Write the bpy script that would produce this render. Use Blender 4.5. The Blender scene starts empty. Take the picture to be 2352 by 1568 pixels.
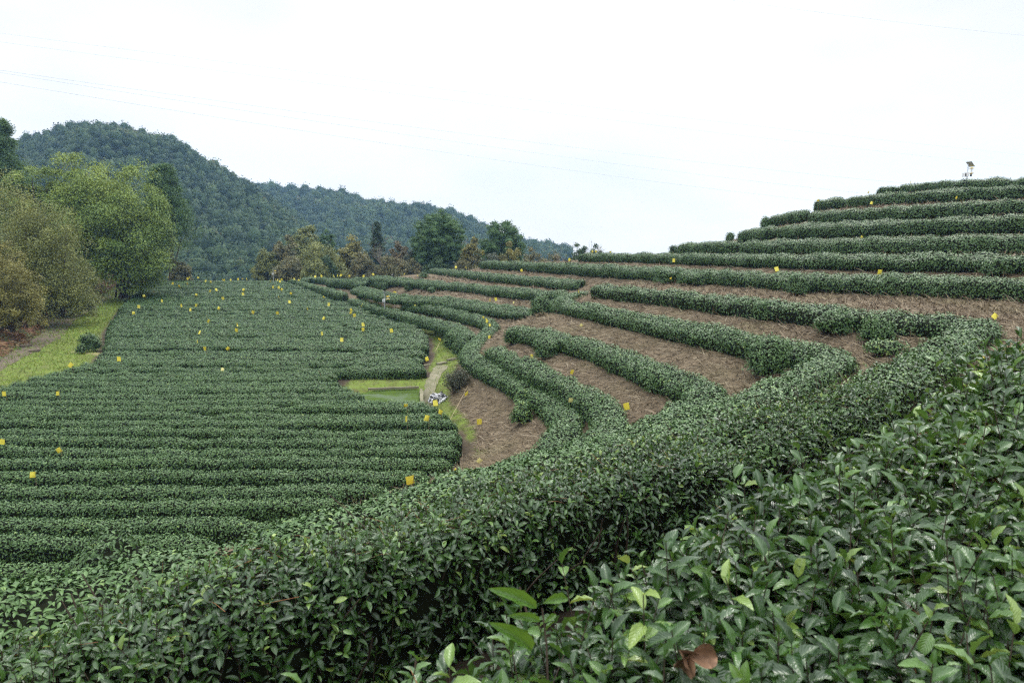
import bpy, math, random
import numpy as np
from mathutils import Vector

scene = bpy.context.scene
COL = scene.collection
RNG = np.random.default_rng(7)
random.seed(7)

# ------------------------------------------------------------------ camera
F = 1568.0                      # focal length in units of a 2352-wide frame (24 mm on 36 mm)
CX, CY, HZ = 1176.0, 784.0, 550.0
PITCH = math.atan((CY - HZ) / F)
cam_d = bpy.data.cameras.new("Camera")
cam = bpy.data.objects.new("Camera", cam_d)
COL.objects.link(cam)
cam.location = (0, 0, 0)
cam.rotation_euler = (math.pi / 2 - PITCH, 0, 0)
cam_d.lens = 24.0
cam_d.sensor_width = 36.0
cam_d.clip_start = 0.05
cam_d.clip_end = 6000
cam_d.dof.use_dof = True
cam_d.dof.focus_distance = 11.0
cam_d.dof.aperture_fstop = 5.6
scene.camera = cam

# ------------------------------------------------------------------ sky, sun, exposure
SUN_EL, SUN_AZ = math.radians(52), math.radians(20)      # azimuth from +Y towards +X
world = bpy.data.worlds.new("World")
scene.world = world
world.use_nodes = True
nt = world.node_tree
bg = nt.nodes["Background"]
sky = nt.nodes.new("ShaderNodeTexSky")
sky.sky_type = 'NISHITA'
sky.sun_disc = False
sky.sun_elevation = SUN_EL
sky.sun_rotation = SUN_AZ
tc = nt.nodes.new("ShaderNodeTexCoord")
mp = nt.nodes.new("ShaderNodeMapping")
mp.inputs["Scale"].default_value = (1.0, 1.0, 2.6)
nz = nt.nodes.new("ShaderNodeTexNoise")
nz.inputs["Scale"].default_value = 2.2
nz.inputs["Detail"].default_value = 6
nz.inputs["Roughness"].default_value = 0.5
cr = nt.nodes.new("ShaderNodeValToRGB")
cr.color_ramp.elements[0].position = 0.33
cr.color_ramp.elements[0].color = (7.9, 8.05, 8.15, 1)
cr.color_ramp.elements[1].position = 0.52
cr.color_ramp.elements[1].color = (9.3, 9.65, 9.8, 1)
mx = nt.nodes.new("ShaderNodeMixRGB")
mx.inputs["Fac"].default_value = 0.93
nt.links.new(tc.outputs["Generated"], mp.inputs["Vector"])
nt.links.new(mp.outputs["Vector"], nz.inputs["Vector"])
nt.links.new(nz.outputs["Fac"], cr.inputs["Fac"])
nt.links.new(sky.outputs["Color"], mx.inputs["Color1"])
nt.links.new(cr.outputs["Color"], mx.inputs["Color2"])
# an overcast sky is brighter overhead than near the horizon
sx = nt.nodes.new("ShaderNodeSeparateXYZ")
nt.links.new(tc.outputs["Generated"], sx.inputs[0])
zr_ = nt.nodes.new("ShaderNodeMapRange")
zr_.inputs["From Min"].default_value = 0.35
zr_.inputs["From Max"].default_value = 1.0
zr_.inputs["To Min"].default_value = 0.81
zr_.inputs["To Max"].default_value = 2.85
nt.links.new(sx.outputs["Z"], zr_.inputs["Value"])
vm = nt.nodes.new("ShaderNodeVectorMath")
vm.operation = 'SCALE'
nt.links.new(mx.outputs["Color"], vm.inputs[0])
nt.links.new(zr_.outputs["Result"], vm.inputs["Scale"])
nt.links.new(vm.outputs["Vector"], bg.inputs["Color"])
bg.inputs["Strength"].default_value = 0.115

sun_d = bpy.data.lights.new("Sun", 'SUN')
sun_d.energy = 1.5
sun_d.angle = math.radians(20)
sun_d.color = (1.0, 0.96, 0.9)
sun = bpy.data.objects.new("Sun", sun_d)
COL.objects.link(sun)
sdir = Vector((math.sin(SUN_AZ) * math.cos(SUN_EL), math.cos(SUN_AZ) * math.cos(SUN_EL), math.sin(SUN_EL)))
sun.rotation_euler = (-sdir).to_track_quat('-Z', 'Y').to_euler()

vs = scene.view_settings
vs.view_transform = 'Standard'
vs.look = 'None'
vs.exposure = 0.48
vs.gamma = 1.0
vs.use_curve_mapping = False
scene.cycles.use_denoising = False
scene.cycles.filter_width = 1.3
scene.cycles.max_bounces = 6
scene.cycles.diffuse_bounces = 3
scene.cycles.glossy_bounces = 2
scene.cycles.transmission_bounces = 2
scene.cycles.volume_bounces = 0
scene.cycles.transparent_max_bounces = 4

# ------------------------------------------------------------------ helpers
cp, sp = math.cos(PITCH), math.sin(PITCH)


def ray(px, py):
    a, b = (px - CX) / F, (CY - py) / F
    return np.array([a, cp + b * sp, -sp + b * cp])


def at(px, py, q):
    """pixel + distance: q > 0 is the distance along Y, q < 0 the height z."""
    d = ray(px, py)
    t = q / d[1] if q > 0 else q / d[2]
    return d * t


def sstep(a, b, x):
    t = np.clip((x - a) / (b - a), 0, 1)
    return t * t * (3 - 2 * t)


def snoise(p, seed, wl, octaves=3):
    """cheap smooth noise in about -1..1 ; p is (n,3)"""
    r = np.random.default_rng(seed)
    out = np.zeros(len(p))
    amp = 1.0
    tot = 0
    for o in range(octaves):
        acc = np.zeros(len(p))
        for k in range(5):
            d = r.normal(size=3)
            d /= np.linalg.norm(d)
            acc += np.sin(p @ d * (2 * math.pi / wl * r.uniform(0.7, 1.4)) + r.uniform(0, 6.28))
        out += amp * acc / 2.2
        tot += amp
        amp *= 0.55
        wl *= 0.5
    return out / tot


def unit(v):
    return v / np.maximum(np.linalg.norm(v, axis=-1, keepdims=True), 1e-9)


class MB:
    """collects geometry for ONE mesh object"""

    def __init__(s):
        s.v, s.lf, s.loops, s.sizes, s.mats, s.smooth = [], [], [], [], [], []
        s.n = 0

    def add(s, verts, faces, mat=0, lf=None, smooth=True):
        verts = np.asarray(verts, dtype=np.float32).reshape(-1, 3)
        faces = np.asarray(faces, dtype=np.int32)
        s.v.append(verts)
        if lf is None:
            lf = np.full((len(verts), 3), 0.5, dtype=np.float32)
        s.lf.append(np.asarray(lf, dtype=np.float32))
        s.loops.append((faces + s.n).ravel())
        s.sizes.append(np.full(len(faces), faces.shape[1], dtype=np.int32))
        s.mats.append(np.full(len(faces), mat, dtype=np.int32))
        s.smooth.append(np.full(len(faces), smooth, dtype=bool))
        s.n += len(verts)

    def mesh(s, name, mats):
        me = bpy.data.meshes.new(name)
        if s.n == 0:
            return me
        v = np.concatenate(s.v)
        loops = np.concatenate(s.loops)
        sizes = np.concatenate(s.sizes)
        me.vertices.add(len(v))
        me.vertices.foreach_set("co", v.ravel())
        me.loops.add(len(loops))
        me.loops.foreach_set("vertex_index", loops)
        me.polygons.add(len(sizes))
        starts = np.concatenate([[0], np.cumsum(sizes)[:-1]]).astype(np.int32)
        me.polygons.foreach_set("loop_start", starts)
        me.polygons.foreach_set("material_index", np.concatenate(s.mats))
        me.polygons.foreach_set("use_smooth", np.concatenate(s.smooth))
        a = me.attributes.new("lf", 'FLOAT_VECTOR', 'POINT')
        a.data.foreach_set("vector", np.concatenate(s.lf).ravel())
        for m in mats:
            me.materials.append(m)
        me.update(calc_edges=True)
        return me

    def build(s, name, mats, parent=None, loc=None):
        me = s.mesh(name, mats if isinstance(mats, (list, tuple)) else [mats])
        o = bpy.data.objects.new(name, me)
        COL.objects.link(o)
        if parent is not None:
            o.parent = parent
        if loc is not None:
            o.location = loc
        return o

    # ---- shapes
    def box(s, c, size, mat=0, R=None):
        x, y, z = [q / 2 for q in size]
        p = np.array([[-x, -y, -z], [x, -y, -z], [x, y, -z], [-x, y, -z], [-x, -y, z], [x, -y, z], [x, y, z], [-x, y, z]])
        if R is not None:
            p = p @ np.asarray(R).T
        p = p + np.asarray(c)
        s.add(p, [[0, 3, 2, 1], [4, 5, 6, 7], [0, 1, 5, 4], [1, 2, 6, 5], [2, 3, 7, 6], [3, 0, 4, 7]], mat, smooth=False)

    def tube(s, pts, rad, sides=6, mat=0, cap=True, lf=None):
        pts = np.asarray(pts, dtype=float)
        rad = np.broadcast_to(np.asarray(rad, dtype=float), (len(pts),))
        t = unit(np.gradient(pts, axis=0))
        ref = np.array([0.0, 0, 1]) if abs(t[0][2]) < 0.9 else np.array([1.0, 0, 0])
        a = unit(np.cross(t, ref))
        b = np.cross(t, a)
        ang = np.arange(sides) / sides * 2 * math.pi
        ring = (np.cos(ang)[None, :, None] * a[:, None] + np.sin(ang)[None, :, None] * b[:, None]) * rad[:, None, None] + pts[:, None]
        n = len(pts)
        i, j = np.meshgrid(np.arange(n - 1), np.arange(sides), indexing='ij')
        j2 = (j + 1) % sides
        f = np.stack([i * sides + j, i * sides + j2, (i + 1) * sides + j2, (i + 1) * sides + j], -1).reshape(-1, 4)
        s.add(ring.reshape(-1, 3), f, mat, None if lf is None else np.tile(lf, (n * sides, 1)))
        if cap:
            for k in (0, n - 1):
                idx = np.arange(sides)
                if k == 0:
                    idx = idx[::-1]
                s.add(ring[k], [idx], mat, None if lf is None else np.tile(lf, (sides, 1)), smooth=False)

    def lathe(s, c, prof, sides=14, mat=0):
        prof = np.asarray(prof, float)
        ang = np.arange(sides) / sides * 2 * math.pi
        ring = np.stack([np.cos(ang)[None] * prof[:, :1], np.sin(ang)[None] * prof[:, :1], np.repeat(prof[:, 1:2], sides, 1)], -1) + np.asarray(c)
        n = len(prof)
        i, j = np.meshgrid(np.arange(n - 1), np.arange(sides), indexing='ij')
        j2 = (j + 1) % sides
        f = np.stack([i * sides + j, i * sides + j2, (i + 1) * sides + j2, (i + 1) * sides + j], -1).reshape(-1, 4)
        s.add(ring.reshape(-1, 3), f, mat)


def leaf_template(rows, cols, width=0.42, droop=0.16, fold=0.22, wave=0.0):
    """elliptic pointed leaf along +u, across v, normal w -> verts, quads, (u, v)"""
    u = np.linspace(0, 1, rows)
    prof = np.sin(np.pi * np.clip(u, 0, 1) ** 0.96) ** 0.72
    prof[0] = 0.06
    prof[-1] = 0.02
    v = np.linspace(-1, 1, cols)
    U, V = np.meshgrid(u, v, indexing='ij')
    W = prof[:, None] * V * width / 2
    Z = np.abs(V) * prof[:, None] * fold * 0.5 - droop * U ** 2
    if wave:
        Z = Z + wave * np.sin(U * 19 + 1.3 * np.sign(V)) * np.abs(V) * prof[:, None]
    verts = np.stack([U, W, Z], -1).reshape(-1, 3)
    i, j = np.meshgrid(np.arange(rows - 1), np.arange(cols - 1), indexing='ij')
    f = np.stack([i * cols + j, (i + 1) * cols + j, (i + 1) * cols + j + 1, i * cols + j + 1], -1).reshape(-1, 4)
    return verts, f, np.stack([U.ravel(), V.ravel()], -1)


T_FINE = leaf_template(9, 5, 0.42, 0.34, 0.30, 0.05)
T_CRUMPLE = leaf_template(9, 5, 0.75, 0.5, 1.1, 0.16)
T_NEAR = leaf_template(7, 3, 0.42, 0.26, 0.28)
T_MID = leaf_template(4, 3, 0.46, 0.15, 0.25)
T_FAR = (np.array([[0, 0, 0], [0.5, -0.24, 0.05], [1, 0, -0.1], [0.5, 0.24, 0.05]]), np.array([[0, 1, 2], [0, 2, 3]]),
         np.array([[0, 0], [0.5, -1], [1, 0], [0.5, 1]]))
T_QUAD = (np.array([[0, -0.3, 0], [0.55, -0.5, 0.06], [1, 0, -0.06], [0.55, 0.5, 0.06]]), np.array([[0, 1, 2, 3]]),
          np.array([[0, 0], [0.5, -1], [1, 0], [0.5, 1]]))
T_BLADE = (np.array([[0, -0.5, 0], [0, 0.5, 0], [0.55, 0.4, 0.0], [0.55, -0.4, 0.0], [1, 0.05, -0.14], [1, -0.05, -0.14]]),
           np.array([[0, 1, 2, 3], [3, 2, 4, 5]]), np.array([[0, -1], [0, 1], [.5, 1], [.5, -1], [1, 1], [1, -1]]))


def put_leaves(mb, P, N, T, size, tmpl, rnd, mat=0, wscale=1.0, smooth=True):
    if len(P) == 0:
        return
    tv, tf, tuv = tmpl
    T = unit(T)
    N = unit(N - (N * T).sum(-1, keepdims=True) * T)
    B = np.cross(N, T)
    size = np.broadcast_to(np.asarray(size, float), (len(P),))
    ws = np.broadcast_to(np.asarray(wscale, float), (len(P),))
    V = P[:, None] + size[:, None, None] * (tv[None, :, 0:1] * T[:, None] + ws[:, None, None] * tv[None, :, 1:2] * B[:, None] + tv[None, :, 2:3] * N[:, None])
    k = len(tv)
    faces = (tf[None] + (np.arange(len(P)) * k)[:, None, None]).reshape(-1, tf.shape[1])
    lf = np.empty((len(P), k, 3), np.float32)
    lf[:, :, 0:2] = tuv[None]
    lf[:, :, 2] = np.asarray(rnd)[:, None]
    mb.add(V.reshape(-1, 3), faces, mat, lf.reshape(-1, 3), smooth)


def tag(o, label, cat, group=None, kind=None):
    if label:
        o["label"] = label
    if cat:
        o["category"] = cat
    if group:
        o["group"] = group
    if kind:
        o["kind"] = kind
    return o


def empty(name, loc, label=None, cat=None, group=None, rz=0.0):
    o = bpy.data.objects.new(name, None)
    COL.objects.link(o)
    o.location = [float(q) for q in loc]
    o.rotation_euler = (0, 0, rz)
    o.empty_display_size = 0.2
    return tag(o, label, cat, group)


# ------------------------------------------------------------------ materials
def new_mat(name):
    m = bpy.data.materials.new(name)
    m.use_nodes = True
    return m, m.node_tree, m.node_tree.nodes["Principled BSDF"]


def leaf_mat(name, stops, rough=0.42, spec=0.5, patch=0.35, patch_scale=0.9, patch_col=(0.10, 0.17, 0.035), transl=0.0, midrib=0.0):
    """stops: (pos, colour) ramp over each leaf's own random value; patches of growth in world space"""
    m, t, b = new_mat(name)
    at_ = t.nodes.new("ShaderNodeAttribute")
    at_.attribute_name = "lf"
    sep = t.nodes.new("ShaderNodeSeparateXYZ")
    t.links.new(at_.outputs["Vector"], sep.inputs[0])
    r = t.nodes.new("ShaderNodeValToRGB")
    els = r.color_ramp.elements
    while len(els) < len(stops):
        els.new(0.5)
    for e, (p, c) in zip(els, stops):
        e.position = p
        e.color = (*c, 1)
    t.links.new(sep.outputs["Z"], r.inputs["Fac"])
    tcn = t.nodes.new("ShaderNodeTexCoord")
    n = t.nodes.new("ShaderNodeTexNoise")
    n.inputs["Scale"].default_value = patch_scale
    n.inputs["Detail"].default_value = 3
    t.links.new(tcn.outputs["Object"], n.inputs["Vector"])
    mr = t.nodes.new("ShaderNodeMapRange")
    mr.inputs["From Min"].default_value = 0.5
    mr.inputs["From Max"].default_value = 0.75
    mr.inputs["To Max"].default_value = patch
    t.links.new(n.outputs["Fac"], mr.inputs["Value"])
    mixc = t.nodes.new("ShaderNodeMixRGB")
    t.links.new(mr.outputs["Result"], mixc.inputs["Fac"])
    t.links.new(r.outputs["Color"], mixc.inputs["Color1"])
    mixc.inputs["Color2"].default_value = (*patch_col, 1)
    col = mixc.outputs["Color"]
    if midrib:
        ab = t.nodes.new("ShaderNodeMath")
        ab.operation = 'ABSOLUTE'
        t.links.new(sep.outputs["Y"], ab.inputs[0])
        m2 = t.nodes.new("ShaderNodeMapRange")
        m2.inputs["From Min"].default_value = 0.0
        m2.inputs["From Max"].default_value = 0.16
        m2.inputs["To Min"].default_value = midrib
        m2.inputs["To Max"].default_value = 0.0
        t.links.new(ab.outputs[0], m2.inputs["Value"])
        mc = t.nodes.new("ShaderNodeMixRGB")
        t.links.new(m2.outputs["Result"], mc.inputs["Fac"])
        t.links.new(col, mc.inputs["Color1"])
        mc.inputs["Color2"].default_value = (0.16, 0.24, 0.09, 1)
        col = mc.outputs["Color"]
        # side veins, as a bump running obliquely from the midrib
        ma = t.nodes.new("ShaderNodeMath")
        ma.operation = 'MULTIPLY_ADD'
        t.links.new(ab.outputs[0], ma.inputs[0])
        ma.inputs[1].default_value = -0.35
        t.links.new(sep.outputs["X"], ma.inputs[2])
        mu = t.nodes.new("ShaderNodeMath")
        mu.operation = 'MULTIPLY'
        t.links.new(ma.outputs[0], mu.inputs[0])
        mu.inputs[1].default_value = 50.0
        si = t.nodes.new("ShaderNodeMath")
        si.operation = 'SINE'
        t.links.new(mu.outputs[0], si.inputs[0])
        bp = t.nodes.new("ShaderNodeBump")
        bp.inputs["Strength"].default_value = 0.25
        bp.inputs["Distance"].default_value = 0.002
        t.links.new(si.outputs[0], bp.inputs["Height"])
        t.links.new(bp.outputs["Normal"], b.inputs["Normal"])
    t.links.new(col, b.inputs["Base Color"])
    b.inputs["Roughness"].default_value = rough
    b.inputs["Specular IOR Level"].default_value = spec
    if transl:
        tr = t.nodes.new("ShaderNodeBsdfTranslucent")
        hs = t.nodes.new("ShaderNodeHueSaturation")
        hs.inputs["Value"].default_value = 1.8
        hs.inputs["Hue"].default_value = 0.47
        t.links.new(col, hs.inputs["Color"])
        t.links.new(hs.outputs["Color"], tr.inputs["Color"])
        ms = t.nodes.new("ShaderNodeMixShader")
        ms.inputs["Fac"].default_value = transl
        out = t.nodes["Material Output"]
        t.links.new(b.outputs[0], ms.inputs[1])
        t.links.new(tr.outputs[0], ms.inputs[2])
        t.links.new(ms.outputs[0], out.inputs["Surface"])
    return m


def plain_mat(name, col, rough=0.7, spec=0.3, metal=0.0, var=0.0, scale=8.0, col2=None, bump=0.0):
    m, t, b = new_mat(name)
    b.inputs["Roughness"].default_value = rough
    b.inputs["Specular IOR Level"].default_value = spec
    b.inputs["Metallic"].default_value = metal
    tcn = t.nodes.new("ShaderNodeTexCoord")
    n = t.nodes.new("ShaderNodeTexNoise")
    n.inputs["Scale"].default_value = scale
    n.inputs["Detail"].default_value = 6
    n.inputs["Roughness"].default_value = 0.65
    t.links.new(tcn.outputs["Object"], n.inputs["Vector"])
    r = t.nodes.new("ShaderNodeValToRGB")
    r.color_ramp.elements[0].position = 0.3
    r.color_ramp.elements[1].position = 0.7
    if col2 is None:
        col2 = tuple(c * (1 - var) for c in col)
        col = tuple(c * (1 + var * 0.5) for c in col)
    r.color_ramp.elements[0].color = (*col2, 1)
    r.color_ramp.elements[1].color = (*col, 1)
    t.links.new(n.outputs["Fac"], r.inputs["Fac"])
    t.links.new(r.outputs["Color"], b.inputs["Base Color"])
    if bump:
        bp = t.nodes.new("ShaderNodeBump")
        bp.inputs["Strength"].default_value = bump
        bp.inputs["Distance"].default_value = 0.02
        t.links.new(n.outputs["Fac"], bp.inputs["Height"])
        t.links.new(bp.outputs["Normal"], b.inputs["Normal"])
    return m


TEA_STOPS = [(0.0, (0.031, 0.066, 0.019)), (0.45, (0.055, 0.112, 0.030)), (0.85, (0.092, 0.165, 0.042)), (0.95, (0.14, 0.21, 0.045)), (1.0, (0.21, 0.28, 0.06))]
TEA_NEAR_DIM = [(0.0, (0.008, 0.026, 0.005)), (0.45, (0.020, 0.058, 0.010)), (0.85, (0.048, 0.116, 0.018)), (0.95, (0.10, 0.19, 0.035)), (1.0, (0.18, 0.26, 0.05))]  # same tea plants in darker tones, standing in for dim foreground light
M_TEA = leaf_mat("tea_leaf", TEA_STOPS, 0.44, 0.36, 0.4, 0.8, (0.082, 0.160, 0.034), 0.0)
M_TEA_NEAR_DIM = leaf_mat("tea_leaf_near_dim", TEA_NEAR_DIM, 0.28, 0.62, 0.35, 0.9, (0.055, 0.12, 0.018), 0.20, 0.35)
M_SHOOT = leaf_mat("young_tea_leaf", [(0.0, (0.045, 0.11, 0.014)), (1.0, (0.08, 0.17, 0.02))], 0.4, 0.5, 0.0, 1, (0.1, 0.2, 0.03), 0.3, 0.3)
M_TWIG = plain_mat("tea_wood", (0.060, 0.042, 0.030), 0.85, 0.2, 0, 0.5, 20)
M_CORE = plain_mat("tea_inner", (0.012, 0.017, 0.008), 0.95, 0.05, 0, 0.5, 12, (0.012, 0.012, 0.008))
M_NEEDLE = plain_mat("dry_needle", (0.20, 0.085, 0.035), 0.7, 0.2, 0, 0.4, 6)
M_DEAD = plain_mat("dead_leaf", (0.19, 0.105, 0.06), 0.7, 0.25, 0, 0.5, 25)

# ------------------------------------------------------------------ the lie of the land
Z_GROUND, TEA_H = -5.72, 0.52


def rise(Y):
    """the far half of the flat field climbs very gently"""
    Y = np.asarray(Y, float)
    return np.maximum(Y - 44, 0) * 0.020


def field_at(px, py, dz=TEA_H):
    """point of the flat field's tea tops seen at a pixel"""
    d = ray(px, py)
    Y = 40.0
    for _ in range(40):
        z = Z_GROUND + dz + float(rise(Y))
        Y = 0.5 * Y + 0.5 * min(z / d[2] * d[1] if d[2] < -1e-4 else 200, 90)
    return d * (Y / d[1])


# hedges on the terraces: control points (px, py, q) on the middle of the hedge's top
HEDGES = []


def hed(key, pts, label, w=0.95, h=0.44, group="clipped tea hedges on the terraces"):
    HEDGES.append(dict(key=key, pts=[at(*p) for p in pts], w=w, h=h, label=label, group=group))


zA, zB, zC, zD, zE = -1.75, -2.45, -3.2, -3.9, -4.35
hed("A", [(-700, 2000, zA), (-200, 1680, zA), (300, 1410, zA), (700, 1283, zA), (1176, 1128, zA), (1500, 1050, zA), (1750, 974, zA), (1920, 914, zA),
          (2060, 853, zA), (2170, 794, zA), (2235, 755, zA), (2225, 735, zA), (2110, 722, zA), (1943, 708, zA), (1752, 690, -1.78),
          (1560, 671, -1.85), (1440, 660, -1.9), (1368, 654, -1.95)],
    "broad near tea hedge that bends back in a hairpin at the right", 0.95, 0.46)
hed("B", [(-250, 1448, zB), (100, 1362, zB), (400, 1292, zB), (700, 1212, zB), (1000, 1135, zB), (1271, 1062, zB), (1480, 1010, zB), (1650, 950, zB), (1790, 885, zB), (1890, 838, zB),
          (1905, 812, zB), (1840, 793, zB), (1704, 768, zB), (1464, 722, -2.5), (1330, 697, -2.55), (1285, 688, -2.6), (1300, 679, -2.6), (1335, 671, -2.65)],
    "second hairpin tea hedge down, around the tall clump of bushes", 1.0)
hed("C", [(590, 1224, zC), (760, 1182, zC), (1000, 1118, zC), (1271, 1048, zC), (1440, 995, zC), (1560, 935, zC), (1625, 892, zC), (1590, 872, zC), (1500, 838, zC),
          (1368, 790, -3.25), (1260, 765, -3.3), (1180, 748, -3.35)],
    "third hairpin tea hedge down, above the narrow brown bank", 1.0)
hed("D", [(860, 1142, zD), (980, 1112, zD), (1150, 1075, zD), (1310, 1025, zD), (1388, 982, zD), (1398, 942, zD), (1340, 895, zD), (1222, 838, zD), (1150, 806, -3.95), (1132, 796, -4.0)],
    "fourth hairpin hedge, outer twin of the close pair", 0.78)
hed("E", [(1010, 1102, zE), (1090, 1080, zE), (1200, 1048, zE), (1278, 1000, zE), (1300, 955, zE), (1250, 903, zE), (1165, 858, zE), (1090, 820, zE),
          (1078, 800, zE), (1100, 775, zE), (1128, 750, zE), (1120, 735, zE), (1075, 722, zE), (1010, 706, zE), (930, 694, zE)],
    "lowest hairpin hedge, inner twin swerving past the yellow cards", 0.82)
hed("M1", [(1078, 772, -4.72), (1040, 748, -4.72), (973, 729, -4.75), (882, 706, -4.75), (808, 687, -4.78)],
    "tea hedge above the low stone wall beside the solar lamp", 1.0, 0.46)
hed("M3", [(1222, 712, -3.75), (1145, 703, -3.85), (1020, 686, -3.9), (904, 678, -3.95), (816, 659, -4.0)],
    "tea hedge of the far terraces ending below the round bush", 1.35, 0.46)
hed("M3a", [(790, 672, -4.3), (740, 660, -4.35), (688, 646, -4.4)],
    "short tea hedge at the far corner of the flat field", 1.0, 0.65)
hed("M4", [(838, 648, -3.85), (795, 643, -3.9), (752, 641, -3.95)],
    "stubby block of hedge, left of two at the far terraces", 1.0, 0.7)
hed("M4b", [(893, 647, -3.6), (850, 640, -3.65), (815, 636, -3.7)],
    "stubby block of hedge, right of two at the far terraces", 1.0, 0.7)
hed("M4c", [(760, 640, -4.15), (715, 637, -4.2), (692, 642, -4.3)],
    "farthest tea hedge on the terraces, under a line of yellow cards", 1.0, 0.6)
hed("M5", [(1300, 671, -2.95), (1180, 663, -3.05), (1082, 654, -3.15), (942, 642, -3.25), (855, 634, -3.35)],
    "long thin tea hedge over the grassy bank of the far terraces", 1.2, 0.46)
hed("M6", [(1335, 645, -2.45), (1286, 642, -2.5), (1113, 628, -2.6), (996, 617, -2.7)],
    "far tea hedge whose left end stands before the big pine", 1.2, 0.46)
hed("T1", [(2700, 655, 17.5), (2352, 641, 19), (2100, 634, 22.5), (1800, 628, 27.5), (1560, 617, 34), (1420, 611, 40), (1286, 606, 48), (1108, 599, 60)],
    "longest hillside hedge, from the pines to the right edge", 1.05, 0.56)
hed("T2", [(2750, 588, 19.5), (2352, 585, 21.5), (2000, 585, 26), (1700, 585, 33), (1500, 583, 41), (1335, 583, 50)],
    "hillside hedge with three yellow cards standing below it", 1.0, 0.45)
hed("T3", [(2750, 533, 22), (2352, 541, 24), (2000, 548, 29), (1706, 556, 36)],
    "hillside hedge, right of two end to end, fifth from top", 1.05, 0.62)
hed("T3b", [(1698, 555, 37), (1630, 557, 40), (1562, 560, 43)],
    "shorter hillside hedge reaching left to a small round bush", 1.05, 0.62)
hed("T4", [(2750, 478, 25), (2352, 493, 27), (2000, 508, 32), (1790, 519, 37)],
    "hillside hedge, fourth down from the hilltop lamp", 1.05, 0.62)
hed("T4b", [(1783, 521, 37.6), (1745, 525, 39), (1704, 530, 41)],
    "short hedge end below a lone bush on the hill shoulder", 1.05, 0.62)
hed("T5", [(2750, 438, 28.5), (2352, 458, 30.5), (2000, 479, 35.5), (1860, 486, 39)],
    "hillside hedge, third down from the hilltop lamp", 1.05, 0.62)
hed("T5b", [(1854, 482, 39.5), (1815, 487, 41), (1775, 498, 43)],
    "domed hedge end stepping out left of the third hill row", 1.05, 0.62)
hed("T6", [(2750, 405, 32.5), (2352, 425, 34.5), (2100, 440, 39), (1945, 454, 43)],
    "hillside hedge just under the top row of the hill", 1.05, 0.62)
hed("T6b", [(1940, 453, 43.5), (1905, 455, 44.5), (1876, 463, 45.5)],
    "big domed hedge end high on the hill shoulder", 1.1, 0.68)
hed("T7", [(2750, 388, 37), (2352, 408, 39.5), (2200, 415, 43), (2070, 425, 47)],
    "top hedge of the hill, right in front of the lamp", 1.0, 0.6)
hed("T7b", [(2066, 428, 46), (2040, 431, 46.8), (2015, 435, 47.5)],
    "low hedge clump at the left end of the top row", 1.0, 0.5)

B0_EDGE = np.array([[-2.6, 0.0], [-1.0, 1.30], [-0.30, 1.78], [0.42, 2.25], [1.3, 2.85], [3.0, 4.15], [4.3, 5.2], [6.5, 6.7]])
B0_Z = np.array([-1.30, -1.22, -1.17, -1.06, -0.93, -0.66, -0.52, -0.35])
b0c = B0_EDGE + 0.72 * np.array([0.62, -0.78])
HEDGES.append(dict(key="B0", pts=[np.array([p[0], p[1], z]) for p, z in zip(b0c, B0_Z)], w=1.36, h=0.6,
                   label="nearest leafy tea hedge in the bottom right corner", group="clipped tea hedges on the terraces"))


def catmull(pts, ds):
    P = np.asarray(pts, float)
    P = np.vstack([2 * P[0] - P[1], P, 2 * P[-1] - P[-2]])
    out = []
    for i in range(1, len(P) - 2):
        a, b, c, d = P[i - 1], P[i], P[i + 1], P[i + 2]
        n = max(2, int(np.linalg.norm(c - b) / 0.08))
        t = np.linspace(0, 1, n, endpoint=False)[:, None]
        out.append(0.5 * (2 * b + (c - a) * t + (2 * a - 5 * b + 4 * c - d) * t ** 2 + (3 * b - a - 3 * c + d) * t ** 3))
    out = np.vstack(out + [P[-2][None]])
    L = np.concatenate([[0], np.cumsum(np.linalg.norm(np.diff(out, axis=0), axis=1))])
    n = max(4, int(L[-1] / ds) + 1)
    s = np.linspace(0, L[-1], n)
    return np.stack([np.interp(s, L, out[:, k]) for k in range(3)], -1)


# flat land: field, verge, track, pond
FLAT = np.array([field_at(px, py, 0.0)[:2] for px, py in
                 [(905, 726), (973, 752), (1040, 790), (1058, 830), (1030, 880), (1022, 930), (1078, 985), (1092, 1045), (700, 1205), (340, 1292), (0, 1362)]]
                + [[-13, 7.2], [-24, -2], [-60, -2], [-38, 22], [-31, 33], [-35, 46], [-44, 64], [-53, 79], [-30, 82], [-19, 80]]
                + [field_at(px, py, 0.0)[:2] for px, py in [(700, 657), (801, 690)]])


def poly_sd(P, poly):
    """signed distance, positive inside"""
    P = np.asarray(P, float)
    d = np.full(len(P), 1e9)
    inside = np.zeros(len(P), bool)
    n = len(poly)
    for i in range(n):
        a, b = poly[i], poly[(i + 1) % n]
        e = b - a
        w = P - a
        t = np.clip((w @ e) / (e @ e), 0, 1)
        d = np.minimum(d, np.linalg.norm(w - t[:, None] * e, axis=1))
        c = ((a[1] > P[:, 1]) != (b[1] > P[:, 1])) & (P[:, 0] < (b[0] - a[0]) * (P[:, 1] - a[1]) / (b[1] - a[1] + 1e-12) + a[0])
        inside ^= c
    return np.where(inside, d, -d)


def hedge_h(H, P):
    P = np.atleast_2d(P)
    if H["key"] == "A":
        return 0.44 + 0.42 * sstep(13, 8, np.linalg.norm(P, axis=1))
    if H["key"] in "BC":
        return 0.42 + 0.06 * sstep(16, 10, np.linalg.norm(P, axis=1))
    return np.full(len(P), H["h"])


def hedge_w(H, P):
    if H["key"] in "BC":
        return 0.92 + 0.10 * sstep(16, 10, np.linalg.norm(P, axis=1))
    return H["w"]


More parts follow.
